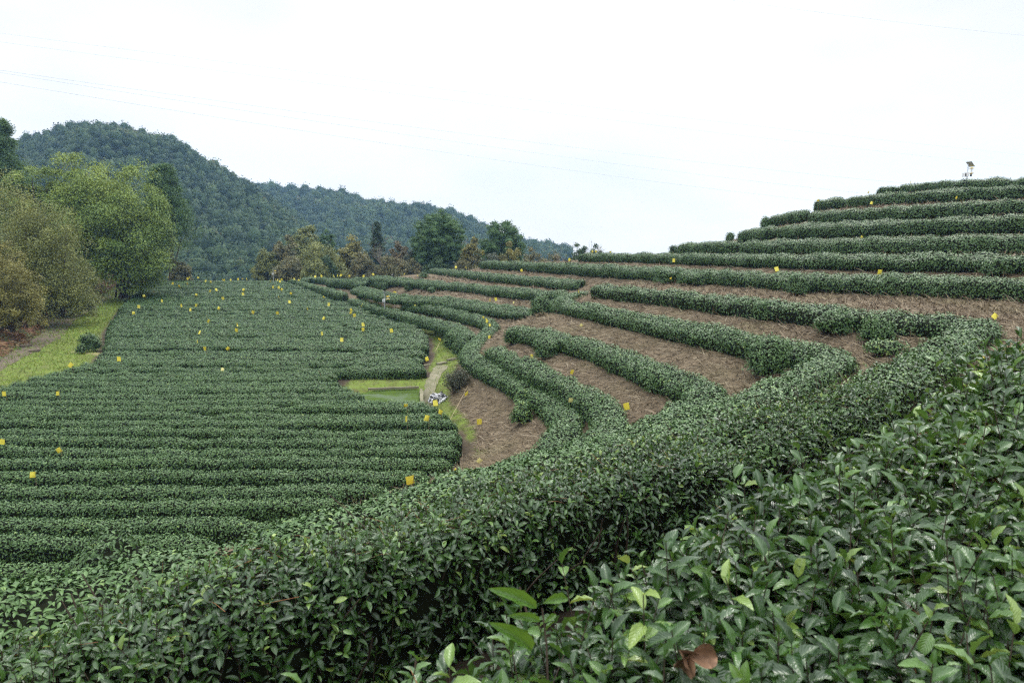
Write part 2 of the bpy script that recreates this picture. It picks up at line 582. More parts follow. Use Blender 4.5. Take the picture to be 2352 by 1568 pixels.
anchors = []
for H in HEDGES:
    c = catmull(H["pts"], 1.6 if H["key"] not in ("B0",) else 0.8)
    H["line"] = catmull(H["pts"], 0.3)
    for p in c:
        anchors.append((p[0], p[1], p[2] - float(hedge_h(H, p)[0])))
for i in range(len(FLAT)):
    a, b = FLAT[i], FLAT[(i + 1) % len(FLAT)]
    n = max(1, int(np.linalg.norm(b - a) / 2.5))
    for t in np.arange(n) / n:
        p = a + (b - a) * t
        anchors.append((p[0], p[1], Z_GROUND + float(rise(p[1]))))
anchors += [(0.1, 0, -1.72), (2, 0, -0.9), (-1.5, -2, -1.4), (3, -5, 1.0), (8, 0, 1.0), (10, 6, 0.6), (-6, -5, -1.5), (-10, 2, -4.0), (14, -6, 3), (13, 12, -0.6), (16, 8, 0.9),
            (30, 52, 2.9), (40, 50, 3.6), (55, 45, 4), (60, 20, 3.5), (30, 5, 3), (28, 12, 1.2), (45, 15, 3), (70, 60, 2), (30, 62, 0.5), (22, 60, -1.2),
            (14, 66, -3.6), (6, 70, -4.6), (-2, 72, -4.9), (-10, 76, -5.2), (20, 80, -5), (40, 75, -2), (60, 80, -3), (0, 92, -6.5), (-20, 95, -6.5), (-45, 95, -6), (30, 95, -7),
            (-36, 40, -4.2), (-42, 42, -2.0), (-42, 56, -4.6), (-48, 58, -2.2), (-52, 72, -4.3), (-58, 72, -2.0), (-35, 30, -4.3), (-40, 28, -2), (-50, 20, -1.5), (-60, 50, 0), (-70, 80, -1), (-64, 20, 1)]
for q in [(1345, 605, 58), (1400, 603, 55), (1450, 600, 51), (1500, 597, 48), (1545, 592, 47), (1620, 580, 50), (1690, 566, 48), (1660, 575, 52), (1750, 545, 47), (1800, 520, 48), (1860, 500, 50),
          (1930, 480, 53), (2000, 460, 54), (2100, 445, 56), (1250, 615, 62), (1180, 618, 66)]:
    anchors.append(tuple(at(*q)))
AN = np.array(anchors, float)


def tps_kernel(r2):
    return 0.5 * r2 * np.log(r2 + 1e-9)


_d2 = ((AN[:, None, :2] - AN[None, :, :2]) ** 2).sum(-1)
_n = len(AN)
_A = np.zeros((_n + 3, _n + 3))
_A[:_n, :_n] = tps_kernel(_d2) + np.eye(_n) * 0.8
_A[:_n, _n] = 1
_A[:_n, _n + 1:] = AN[:, :2]
_A[_n:, :_n] = _A[:_n, _n:].T
_W = np.linalg.solve(_A, np.concatenate([AN[:, 2], [0, 0, 0]]))


def land(P):
    P = np.asarray(P, float)
    z = np.empty(len(P))
    for i in range(0, len(P), 4000):
        q = P[i:i + 4000]
        d2 = ((q[:, None] - AN[None, :, :2]) ** 2).sum(-1)
        z[i:i + 4000] = tps_kernel(d2) @ _W[:_n] + _W[_n] + q @ _W[_n + 1:]
    z = np.clip(z, -9, 5.5)
    sd = poly_sd(P, FLAT)
    zf = Z_GROUND + rise(P[:, 1])
    w = sstep(-0.25, 0.25, sd)
    z = np.where(sd < 0.25, np.maximum(z, zf - 0.0) * 1.0, z) if False else z
    z = z * (1 - w) + zf * w
    # beyond the tea garden everything sinks into the valley
    far = np.maximum(sstep(84, 112, P[:, 1]), sstep(62, 95, np.abs(P[:, 0])))
    z = z * (1 - far) + (-12.0 - 0.065 * np.maximum(np.hypot(P[:, 0], P[:, 1]) - 110, 0)) * far
    return z


# pond basin
def pond_poly():
    return np.array([at(px, py, Z_GROUND)[:2] for px, py in [(800, 930), (832, 899), (872, 889), (962, 889), (966, 925), (960, 945), (880, 950)]])


POND = pond_poly()
gx = np.concatenate([-np.geomspace(700, 76, 14), np.arange(-74, -34, 1.0), np.arange(-34, 34, 0.4), np.arange(34, 75, 1.0), np.geomspace(76, 700, 14)])
gy = np.concatenate([-np.geomspace(500, 13, 12), np.arange(-12, 5, 0.6), np.arange(5, 62, 0.4), np.arange(62, 130, 1.2), np.geomspace(132, 1100, 14)])
GX, GY = np.meshgrid(gx, gy, indexing='ij')
GP = np.stack([GX.ravel(), GY.ravel()], -1)
GZ = land(GP)
GZ -= 0.55 * sstep(-0.6, -0.1, poly_sd(GP, POND))
GZ += 0.03 * snoise(np.c_[GP, np.zeros(len(GP))], 3, 1.7) * (poly_sd(GP, FLAT) < -0.5)
GZ2 = GZ.reshape(GX.shape)


def gz(x, y):
    x = np.atleast_1d(np.asarray(x, float))
    y = np.atleast_1d(np.asarray(y, float))
    i = np.clip(np.searchsorted(gx, x) - 1, 0, len(gx) - 2)
    j = np.clip(np.searchsorted(gy, y) - 1, 0, len(gy) - 2)
    u = np.clip((x - gx[i]) / (gx[i + 1] - gx[i]), 0, 1)
    v = np.clip((y - gy[j]) / (gy[j + 1] - gy[j]), 0, 1)
    return (GZ2[i, j] * (1 - u) * (1 - v) + GZ2[i + 1, j] * u * (1 - v) + GZ2[i, j + 1] * (1 - u) * v + GZ2[i + 1, j + 1] * u * v)


def land_hit(px, py, above=0.0, y0=2.0, y1=85.0):
    """where the view ray through a pixel comes down to `above` metres over the land"""
    d = ray(px, py)
    Y = np.arange(y0, y1, 0.05)
    P = d[None] * (Y / d[1])[:, None]
    below = P[:, 2] < gz(P[:, 0], P[:, 1]) + above
    k = np.argmax(below) if below.any() else len(Y) - 1
    return P[k]


# field outlines (tea tops)
RIGHT = np.array([field_at(px, py)[:2] for px, py in [(655, 645), (700, 657), (790, 684), (884, 720), (962, 737), (988, 762), (990, 800), (975, 822), (985, 840)]])
RIGHT_POND = np.array([field_at(px, py)[:2] for px, py in [(762, 868), (800, 880), (828, 895), (850, 908)]])
RIGHT_NEAR = np.array([field_at(px, py)[:2] for px, py in [(985, 914), (1035, 940), (1048, 957), (1070, 975), (1070, 1000), (1064, 1030), (1040, 1070), (840, 1135), (700, 1185), (520, 1235), (340, 1280), (0, 1350)]])
LEFT = np.array([field_at(px, py)[:2] for px, py in [(338, 645), (275, 695), (238, 745), (228, 790), (208, 818), (120, 845), (60, 862), (0, 880), (-200, 940)]])


def xr(Y):
    if Y > RIGHT[-1][1] - 0.2:
        P = RIGHT
    elif Y > RIGHT_NEAR[0][1] + 0.25:
        P = RIGHT_POND
    else:
        P = RIGHT_NEAR
    o = np.argsort(P[:, 1])
    return float(np.interp(Y, P[o, 1], P[o, 0]))


def xl(Y):
    o = np.argsort(LEFT[:, 1])
    return max(float(np.interp(Y, LEFT[o, 1], LEFT[o, 0])), -(0.80 * Y + 3.5))


# ------------------------------------------------------------------ ground sheet
def in_field(P):
    """1 under the rows of the flat field"""
    w = np.zeros(len(P))
    yy = np.linspace(8, 80, 400)
    a = np.array([xl(q) for q in yy])
    b = np.array([xr(q) for q in yy])
    A = np.interp(P[:, 1], yy, a)
    B = np.interp(P[:, 1], yy, b)
    return sstep(-0.4, 0.1, np.minimum(P[:, 0] - A, B - P[:, 0])) * (P[:, 1] > 6) * (P[:, 1] < 80)


def ground_zone(P):
    sd = poly_sd(P, FLAT)
    flat = sstep(-0.5, 0.2, sd)
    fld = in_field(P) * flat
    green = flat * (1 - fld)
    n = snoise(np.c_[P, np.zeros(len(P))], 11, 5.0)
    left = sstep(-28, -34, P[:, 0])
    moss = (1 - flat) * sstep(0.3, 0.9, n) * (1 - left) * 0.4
    shade = np.minimum(1, sstep(7.5, 5.0, P[:, 1]) * (1 - flat) + 0)  # ground around the nearest hedges painted dark in place of their shade
    far = sstep(82, 95, P[:, 1])
    green = np.clip(green + moss, 0, 1)
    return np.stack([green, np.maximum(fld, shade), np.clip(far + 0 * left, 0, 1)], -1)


def make_ground():
    m, t, b = new_mat("ground_cover")
    a = t.nodes.new("ShaderNodeAttribute")
    a.attribute_name = "lf"
    sep = t.nodes.new("ShaderNodeSeparateXYZ")
    t.links.new(a.outputs["Vector"], sep.inputs[0])
    tcn = t.nodes.new("ShaderNodeTexCoord")

    def noise(scale, det=6):
        n = t.nodes.new("ShaderNodeTexNoise")
        n.inputs["Scale"].default_value = scale
        n.inputs["Detail"].default_value = det
        n.inputs["Roughness"].default_value = 0.7
        t.links.new(tcn.outputs["Object"], n.inputs["Vector"])
        return n

    def ramp(src, c0, c1, p0=0.32, p1=0.68):
        r = t.nodes.new("ShaderNodeValToRGB")
        r.color_ramp.elements[0].position = p0
        r.color_ramp.elements[1].position = p1
        r.color_ramp.elements[0].color = (*c0, 1)
        r.color_ramp.elements[1].color = (*c1, 1)
        t.links.new(src.outputs["Fac"], r.inputs["Fac"])
        return r.outputs["Color"]

    def mix(fac, c1, c2):
        x = t.nodes.new("ShaderNodeMixRGB")
        t.links.new(fac, x.inputs["Fac"])
        t.links.new(c1, x.inputs["Color1"])
        t.links.new(c2, x.inputs["Color2"])
        return x.outputs["Color"]

    nf, ng, nb = noise(9), noise(2.3), noise(38, 3)
    dry = ramp(nf, (0.052, 0.038, 0.025), (0.180, 0.136, 0.090))
    dry2 = ramp(ng, (0.075, 0.064, 0.036), (0.180, 0.138, 0.092))
    mixd = t.nodes.new("ShaderNodeMixRGB")
    mixd.inputs["Fac"].default_value = 0.45
    t.links.new(dry, mixd.inputs["Color1"])
    t.links.new(dry2, mixd.inputs["Color2"])
    grass = ramp(ng, (0.085, 0.080, 0.034), (0.125, 0.170, 0.032), 0.33, 0.6)
    soil_shade = ramp(nf, (0.012, 0.009, 0.006), (0.034, 0.025, 0.016))  # field soil; the same dark tone paints the shade near the camera
    wood = ramp(ng, (0.02, 0.035, 0.015), (0.05, 0.06, 0.025))
    # break the zone borders up with noise
    ad = t.nodes.new("ShaderNodeMath")
    ad.operation = 'MULTIPLY_ADD'
    t.links.new(nb.outputs["Fac"], ad.inputs[0])
    ad.inputs[1].default_value = 0.5
    t.links.new(sep.outputs["X"], ad.inputs[2])
    st = t.nodes.new("ShaderNodeMapRange")
    st.inputs["From Min"].default_value = 0.62
    st.inputs["From Max"].default_value = 0.85
    t.links.new(ad.outputs[0], st.inputs["Value"])
    c = mix(st.outputs["Result"], mixd.outputs["Color"], grass)
    c = mix(sep.outputs["Y"], c, soil_shade)
    c = mix(sep.outputs["Z"], c, wood)
    t.links.new(c, b.inputs["Base Color"])
    b.inputs["Roughness"].default_value = 0.95
    b.inputs["Specular IOR Level"].default_value = 0.1
    bp = t.nodes.new("ShaderNodeBump")
    bp.inputs["Strength"].default_value = 0.8
    bp.inputs["Distance"].default_value = 0.06
    t.links.new(nf.outputs["Fac"], bp.inputs["Height"])
    t.links.new(bp.outputs["Normal"], b.inputs["Normal"])
    mb = MB()
    nx, ny = GX.shape
    i, j = np.meshgrid(np.arange(nx - 1), np.arange(ny - 1), indexing='ij')
    f = np.stack([i * ny + j, (i + 1) * ny + j, (i + 1) * ny + j + 1, i * ny + j + 1], -1).reshape(-1, 4)
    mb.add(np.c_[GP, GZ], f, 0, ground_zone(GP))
    o = mb.build("ground", m)
    tag(o, None, None, None, "structure")


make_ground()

# ------------------------------------------------------------------ tea hedges
PROF = np.array([(-0.44, 0.0), (-0.50, 0.30), (-0.51, 0.62), (-0.46, 0.84), (-0.34, 0.965), (-0.17, 1.0), (0.0, 1.01),
                 (0.17, 1.0), (0.34, 0.965), (0.46, 0.84), (0.51, 0.62), (0.50, 0.30), (0.44, 0.0)])
PROF_ROW = np.array([(-0.36, 0.0), (-0.44, 0.30), (-0.50, 0.60), (-0.48, 0.79), (-0.38, 0.93), (-0.20, 0.99), (0.0, 1.01),
                     (0.20, 0.99), (0.38, 0.93), (0.48, 0.79), (0.50, 0.60), (0.44, 0.30), (0.36, 0.0)])
hseed = [100]


def leaf_size(dist):
    return np.clip(0.050 + 0.0007 * dist, 0.054, 0.095)


def scatter(Pq, Nq, dens_mul, rng, jitter_in=0.07, jitter_out=0.03):
    """Pq (m,4,3) quads, Nq (m,3) normals -> random points with per-area density set by distance"""
    c = Pq.mean(1)
    ar = 0.5 * np.linalg.norm(np.cross(Pq[:, 2] - Pq[:, 0], Pq[:, 3] - Pq[:, 1]), axis=1)
    dist = np.linalg.norm(c, axis=1)
    s = leaf_size(dist)
    view = -(c * Nq).sum(1) / np.maximum(dist, 0.1)
    lam = ar * dens_mul / (s * s * 0.30)
    lam *= np.where(view < -0.25, np.where(dist > 9, 0.3, 0.6), 1.0)
    n = rng.poisson(lam)
    idx = np.repeat(np.arange(len(c)), n)
    u, v = rng.random(len(idx)), rng.random(len(idx))
    q = Pq[idx]
    P = (q[:, 0] * ((1 - u) * (1 - v))[:, None] + q[:, 1] * (u * (1 - v))[:, None] + q[:, 2] * (u * v)[:, None] + q[:, 3] * ((1 - u) * v)[:, None])
    N = Nq[idx]
    P = P + N * rng.uniform(-jitter_in, jitter_out, len(P))[:, None]
    return P, N, dist[idx], s[idx]


def leaf_dirs(N, rng, dist, up=0.45):
    """leaf normal and tip direction around a surface normal"""
    n = len(N)
    r = unit(rng.normal(size=(n, 3)))
    k = (0.56 - 0.30 * sstep(9, 40, dist))[:, None]
    nn = unit(N * 1.0 + r * k + np.array([0, 0, 0.15]))
    t = unit(rng.normal(size=(n, 3)) + N * 0.35 + np.array([0, 0, up]))
    t = unit(t - (t * nn).sum(1, keepdims=True) * nn * 0.85)
    return nn, t


def slope_at(line):
    e = 0.6
    P = line[:, :2]
    gx_ = (land(P + [e, 0]) - land(P - [e, 0])) / (2 * e)
    gy_ = (land(P + [0, e]) - land(P - [0, e])) / (2 * e)
    return np.stack([gx_, gy_], -1)


def hedge_surface(line, w, h, seed, lump=0.06, taper=True, bury=0.15, PROF=PROF, tilt=None):
    line = np.asarray(line)
    n = len(line)
    t = np.gradient(line, axis=0)
    t[:, 2] = 0
    t = unit(t)
    lat = np.stack([t[:, 1], -t[:, 0], np.zeros(n)], -1)
    L = np.concatenate([[0], np.cumsum(np.linalg.norm(np.diff(line, axis=0), axis=1))])
    ends = np.minimum(L, L[-1] - L)
    w = np.broadcast_to(np.asarray(w, float), (n,))
    k = np.ones(n)
    if taper:
        k = np.sqrt(np.clip(1 - (1 - np.clip(ends / (w * 0.5), 0, 1)) ** 2, 0.02, 1))
    wid = w * k * (1 + 0.10 * snoise(line, seed, 2.2))
    hk = (0.72 + 0.28 * k) * (1 + 0.035 * snoise(line, seed + 5, 3.0))
    rg = np.random.default_rng(seed + 9)
    for c_ in rg.uniform(0, L[-1], int(L[-1] / 5)):       # thin spots between single plants
        g_ = np.exp(-((L - c_) / rg.uniform(0.15, 0.35)) ** 2) * rg.uniform(0.3, 1.0)
        wid = wid * (1 - 0.22 * g_)
        hk = hk * (1 - 0.12 * g_)
    S = line[:, None] + lat[:, None] * (PROF[None, :, 0:1] * wid[:, None, None])
    zt = np.broadcast_to(np.asarray(h, float), (n,)) + bury
    S[:, :, 2] += -zt[:, None] + PROF[None, :, 1] * (zt * hk)[:, None]
    if tilt is not None:            # clipped tops lean with the slope they stand on
        k_ = np.clip(0.6 * (tilt * lat[:, :2]).sum(1), -0.24, 0.24)
        k_ = np.convolve(np.pad(k_, 8, mode='edge'), np.ones(17) / 17, mode='valid')
        S[:, :, 2] += k_[:, None] * PROF[None, :, 0] * w[:, None] * PROF[None, :, 1]
    flat = S.reshape(-1, 3)
    dn = snoise(flat, seed + 1, 1.0, 3)
    cen = np.repeat(line, len(PROF), axis=0)
    cen[:, 2] -= np.repeat(zt, len(PROF)) * 0.5
    out = unit((flat - cen) * np.array([1, 1, 1.4]))
    hgt = np.tile(PROF[:, 1], n)
    flat = flat + out * (dn * lump * (0.35 + 0.65 * hgt))[:, None]
    return flat.reshape(n, len(PROF), 3)


def quads_of(S):
    A = S[:-1, :-1].reshape(-1, 3)
    B = S[1:, :-1].reshape(-1, 3)
    C = S[1:, 1:].reshape(-1, 3)
    D = S[:-1, 1:].reshape(-1, 3)
    Q = np.stack([A, B, C, D], 1)
    N = unit(np.cross(C - A, D - B))
    return Q, N


def grid_faces(n, m):
    i, j = np.meshgrid(np.arange(n - 1), np.arange(m - 1), indexing='ij')
    return np.stack([i * m + j, (i + 1) * m + j, (i + 1) * m + j + 1, i * m + j + 1], -1).reshape(-1, 4)


def tea_foliage(mb, S, rng, dens=1.0, rbias=0.0, mats=(0, 1), jo=0.03, sm=1.0, face=0.7):
    """inner dark body + leaves, on surface grid S"""
    n, m = S.shape[:2]
    Q, N = quads_of(S)
    cen = S.mean(1)
    ccen = np.repeat((cen[:-1] + cen[1:]) / 2, m - 1, axis=0)
    sgn = np.sign(((Q.mean(1) - ccen) * N).sum(1))
    N = N * np.where(sgn == 0, 1, sgn)[:, None]
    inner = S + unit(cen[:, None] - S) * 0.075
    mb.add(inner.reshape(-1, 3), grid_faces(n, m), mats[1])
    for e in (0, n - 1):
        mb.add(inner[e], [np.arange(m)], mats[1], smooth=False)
    hz_ = np.tile((PROF[:-1, 1] + PROF[1:, 1]) / 2, n - 1)
    dm = dens * np.where(hz_ < 0.3, 0.3, np.where(hz_ < 0.75, face, 1.0))
    P, NN, dist, s = scatter(Q, N, dm, rng, 0.06, jo)
    s = s * sm
    nn, t = leaf_dirs(NN, rng, dist)
    rnd = np.clip(0.44 + (rng.beta(3.0, 3.8, len(P)) - 0.44) * (1 - 0.45 * sstep(12, 45, dist)) + rbias, 0, 1)
    young = rng.random(len(P)) < 0.02
    rnd[young] = rng.uniform(0.9, 1.0, young.sum())
    s = s * rng.uniform(0.7, 1.25, len(P))
    near = dist < 6.0
    mid = (dist >= 6.0) & (dist < 14.0)
    far = dist >= 14.0
    for msk, tm in ((near, T_NEAR), (mid, T_MID), (far, T_FAR)):
        put_leaves(mb, P[msk], nn[msk], t[msk], s[msk], tm, rnd[msk], mats[2] if len(mats) > 2 and tm is not T_NEAR else mats[0], smooth=True)


def shoots(mb, S, rng, per_m2, size, tmpl, maxd, mats=(0, 2), tall=0.07, nl=(4, 7)):
    """upright leafy shoots over the top of a near hedge, with their stems"""
    Q, N = quads_of(S)
    cen = S.mean(1)
    ccen = np.repeat((cen[:-1] + cen[1:]) / 2, S.shape[1] - 1, axis=0)
    sgn = np.sign(((Q.mean(1) - ccen) * N).sum(1))
    N = N * np.where(sgn == 0, 1, sgn)[:, None]
    c = Q.mean(1)
    ar = 0.5 * np.linalg.norm(np.cross(Q[:, 2] - Q[:, 0], Q[:, 3] - Q[:, 1]), axis=1)
    d = np.linalg.norm(c, axis=1)
    lam = ar * per_m2 * (d < maxd) * np.clip(N[:, 2] + 0.35, 0, 1)
    k = rng.poisson(lam)
    idx = np.repeat(np.arange(len(c)), k)
    u, v = rng.random(len(idx)), rng.random(len(idx))
    q = Q[idx]
    P = (q[:, 0] * ((1 - u) * (1 - v))[:, None] + q[:, 1] * (u * (1 - v))[:, None] + q[:, 2] * (u * v)[:, None] + q[:, 3] * ((1 - u) * v)[:, None])
    ax = unit(N[idx] * 0.5 + np.array([0, 0, 0.9]) + rng.normal(size=(len(idx), 3)) * 0.28)
    hgt = rng.gamma(2.5, tall / 2.5, len(idx))
    base = P - ax * 0.12
    top = P + ax * hgt[:, None]
    # stems: three-sided
    r0, r1 = 0.0028, 0.0016
    e1 = unit(np.cross(ax, np.array([0.3, 0.9, 0.1])))
    e2 = np.cross(ax, e1)
    V = []
    for (pt, r) in ((base, r0), (top, r1)):
        for a in (0, 2.094, 4.189):
            V.append(pt + r * (math.cos(a) * e1 + math.sin(a) * e2))
    V = np.stack(V, 1)
    fc = np.array([[0, 1, 4, 3], [1, 2, 5, 4], [2, 0, 3, 5]])
    faces = (fc[None] + (np.arange(len(V)) * 6)[:, None, None]).reshape(-1, 4)
    if len(V):
        mb.add(V.reshape(-1, 3), faces, mats[1])
    cnt = rng.integers(nl[0], nl[1], len(idx))
    ii = np.repeat(np.arange(len(idx)), cnt)
    kk = np.concatenate([np.arange(q_) for q_ in cnt]) if len(cnt) else np.zeros(0, int)
    fr = 1 - kk / np.maximum(cnt[ii], 1)
    ang = kk * 2.4 + rng.uniform(0, 6.28, len(idx))[ii] + rng.normal(size=len(ii)) * 0.3
    out = np.cos(ang)[:, None] * e1[ii] + np.sin(ang)[:, None] * e2[ii]
    el = np.clip(0.02 + 0.95 * fr ** 2.2 + rng.normal(size=len(ii)) * 0.30, -0.5, 1.35)
    T = unit(out * np.cos(el)[:, None] + ax[ii] * np.sin(el)[:, None])
    Nn = unit(ax[ii] * np.cos(el)[:, None] - out * np.sin(el)[:, None] + rng.normal(size=(len(ii), 3)) * 0.18)
    pos = base[ii] + (top - base)[ii] * (0.35 + 0.65 * fr)[:, None]
    s = size * rng.uniform(0.5, 1.3, len(ii)) * (0.68 + 0.45 * (1 - fr))
    rs = rng.beta(2.0, 2.4, len(idx))[ii] + rng.normal(size=len(ii)) * 0.08 + 0.10 * fr
    yg = (rng.random(len(idx)) < 0.05)[ii] & (fr > 0.5)
    rs = np.where(yg, rng.uniform(0.88, 1.0, len(ii)), rs)
    put_leaves(mb, pos, Nn, T, s, tmpl, np.clip(rs, 0, 1), mats[0], rng.uniform(0.85, 1.15, len(ii)))
    return base, top


def litter(mb, S, rng, n, mat, maxd):
    """fallen reddish pine needles caught on the leaves"""
    top = S[:, 4:9].reshape(-1, 3)
    top = top[np.linalg.norm(top, axis=1) < maxd]
    if len(top) == 0:
        return
    P = top[rng.integers(0, len(top), n)] + rng.normal(size=(n, 3)) * [0.08, 0.08, 0.02] + [0, 0, 0.03]
    T = unit(rng.normal(size=(n, 3)) * [1, 1, 0.45])
    put_leaves(mb, P, unit(rng.normal(size=(n, 3)) + [0, 0, 1]), T, rng.uniform(0.09, 0.2, n), T_BLADE, rng.random(n), mat, 0.016)


def build_hedge(H):
    hseed[0] += 7
    seed = hseed[0]
    rng = np.random.default_rng(seed)
    near = H["key"] in ("A", "B0")
    ds = 0.10 if near else 0.22
    line = catmull(H["pts"], ds)
    S = hedge_surface(line, hedge_w(H, line), hedge_h(H, line), seed, 0.095 if not near else 0.085, tilt=None if near and H["key"] == "B0" else slope_at(line))
    if not near:
        mb = MB()
        tea_foliage(mb, S, rng, 1.0)
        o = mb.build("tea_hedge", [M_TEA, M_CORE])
        tag(o, H["label"], "tea hedge", H["group"])
        return o
    root = empty("tea_hedge", (0, 0, 0), H["label"], "tea hedge", H["group"])
    mid = line[len(line) // 3]
    fol, tw, nd = MB(), MB(), MB()
    if H["key"] == "B0":
        keep = np.ones(len(S), bool)
        tea_foliage(fol, S, rng, 0.6, 0.0)
        shoots(fol, S, rng, 340, 0.084, T_FINE, 9.0, (0, 2), 0.08, (5, 9))
        litter(nd, S, rng, 260, 0, 6.5)
    else:
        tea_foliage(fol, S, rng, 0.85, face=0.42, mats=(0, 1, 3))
        shoots(fol, S, rng, 380, 0.062, T_NEAR, 9.0, (0, 2), 0.05)
        shoots(fol, S, rng, 60, 0.07, T_MID, 13.0, (0, 2), 0.05, (3, 6))
        litter(nd, S, rng, 300, 0, 8.0)
    # woody stems standing under the canopy
    L = line[np.linalg.norm(line, axis=1) < 16]
    for k in range(150 if H["key"] == "B0" else 420):
        p = L[rng.integers(0, len(L))]
        off = rng.normal(size=3) * [0.25, 0.25, 0]
        b = p + off + [0, 0, -H["h"] - 0.05]
        t_ = p + off * 1.5 + [rng.normal() * 0.1, rng.normal() * 0.1, -0.06]
        tw.tube([b, (b + t_) / 2 + rng.normal(size=3) * 0.03, t_], [0.009, 0.006, 0.003], 4, 0, False)
    fo = fol.build("foliage", [M_TEA_NEAR_DIM, M_CORE, M_TWIG, M_TEA], root)
    to = tw.build("twigs", [M_TWIG], root)
    to["kind"] = "stuff"
    nd.build("fallen_needles", [M_NEEDLE], root)["kind"] = "stuff"
    H["root"], H["S"] = root, S
    return root


for H in HEDGES:
    build_hedge(H)
B0 = [H for H in HEDGES if H["key"] == "B0"][0]

# ---- big pale shoot, dead leaf on the nearest hedge
rng = np.random.default_rng(5)


def big_shoot():
    mb = MB()
    base = at(1258, 1560, 1.55)
    top = at(1245, 1395, 1.62)
    mb.tube([base, (base + top) / 2 + [0.004, 0, 0], top], [0.003, 0.0026, 0.002], 5, 1, False)
    spec = [((1232, 1395), (1145, 1345), 1.55), ((1248, 1385), (1322, 1362), 1.66), ((1240, 1425), (1180, 1408), 1.56), ((1250, 1430), (1285, 1402), 1.64), ((1222, 1490), (1160, 1432), 1.52)]
    for (b, e, q) in spec:
        pb, pe = at(b[0], b[1], 1.6), at(e[0], e[1], q)
        d = pe - pb
        L = np.linalg.norm(d)
        put_leaves(mb, pb[None], np.array([[0.15, -0.75, 0.75]]), d[None], L * 0.96, T_FINE, np.array([0.5]), 0, 0.62)
    o = mb.build("young_shoot", [M_SHOOT, M_TWIG], B0["root"])
    o["label"] = "bright yellow-green shoot standing above the dark leaves"


big_shoot()


def dead_leaf():
    mb = MB()
    c = at(1590, 1500, 1.42) + np.array([0, 0, 0.0])
    for (dx, dz, s, tx, ty, tz) in ((0, 0, 0.065, -0.35, 0.1, -0.75), (-0.005, -0.01, 0.07, 0.9, 0.0, 0.05), (-0.03, 0.01, 0.055, 0.75, 0.2, -0.75)):
        put_leaves(mb, (c + [dx, 0, dz])[None], np.array([[0.2 * dx * 50, -0.8, 0.6]]), np.array([[tx, ty, tz]]), s, T_CRUMPLE, np.array([0.5]), 0, 1.0)
    o = mb.build("dead_leaf", M_DEAD)
    tag(o, "curled brown dead leaf caught on the nearest hedge", "dead leaf")


dead_leaf()

# ------------------------------------------------------------------ rows of the flat field
ORD = ["first", "second", "third", "fourth", "fifth", "sixth", "seventh", "eighth", "ninth", "tenth", "eleventh", "twelfth", "thirteenth", "fourteenth", "fifteenth",
       "sixteenth", "seventeenth", "eighteenth", "nineteenth", "twentieth", "twenty-first", "twenty-second", "twenty-third", "twenty-fourth", "twenty-fifth", "twenty-sixth",
       "twenty-seventh", "twenty-eighth", "twenty-ninth", "thirtieth", "thirty-first", "thirty-second", "thirty-third", "thirty-fourth", "thirty-fifth", "thirty-sixth"]
rows = []
Y = 9.6
while Y < 78:
    d = 0.88 if Y < 22.3 else (1.0 if Y < 26 else (1.25 if Y < 30 else 1.6))
    rows.append((Y, d))
    Y += d * (1 + RNG.normal() * 0.02)
near_rows = [r for r in rows if r[0] <= RIGHT_NEAR[0][1] + 0.25]
pond_rows = [r for r in rows if RIGHT_NEAR[0][1] + 0.25 < r[0] <= RIGHT[-1][1] - 0.2]
far_rows = [r for r in rows if r[0] > RIGHT[-1][1] - 0.2]


def field_row(Y, d, label):
    hseed[0] += 7
    rng = np.random.default_rng(hseed[0])
    a, b = xl(Y) + 0.1, xr(Y) - 0.1
    if b - a < 1.5:
        return
    n = max(4, int((b - a) / 1.2))
    x = np.linspace(a, b, n)
    ph = rng.uniform(0, 6.28)
    y = Y + 0.05 * np.sin(x * 0.35 + ph) + 0.03 * np.sin(x * 1.1 + ph * 2) - 0.006 * (x - b)
    z = Z_GROUND + TEA_H + rise(Y) + 0.03 * np.sin(x * 0.5 + ph) + rng.uniform(-0.07, 0.05) * (1 if Y > 26 else 0.4)
    line = catmull(np.stack([x, y, z * np.ones(n)], -1), 0.2 if Y < 30 else 0.3)
    S = hedge_surface(line, d - 0.40 if d < 1.1 else d - 0.5, TEA_H, hseed[0], 0.035 if d < 1.1 else 0.09, bury=0.1, PROF=PROF_ROW)
    mb = MB()
    tea_foliage(mb, S, rng, 1.45 if Y < 30 else 1.0, jo=0.012, sm=0.85 if Y < 30 else 0.95)
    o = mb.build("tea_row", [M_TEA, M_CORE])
    tag(o, label, "tea row", "straight tea rows of the flat field")


for k, r in enumerate(near_rows[::-1]):
    field_row(*r, f"dense straight tea row, {ORD[k]} row on the near side of the pond")
for k, r in enumerate(pond_rows[::-1]):
    field_row(*r, f"straight tea row that stops at the pond's grass, {ORD[k]} from its far end")
for k, r in enumerate(far_rows):
    field_row(*r, f"straight tea row of the flat field, {ORD[k]} row beyond the pond")

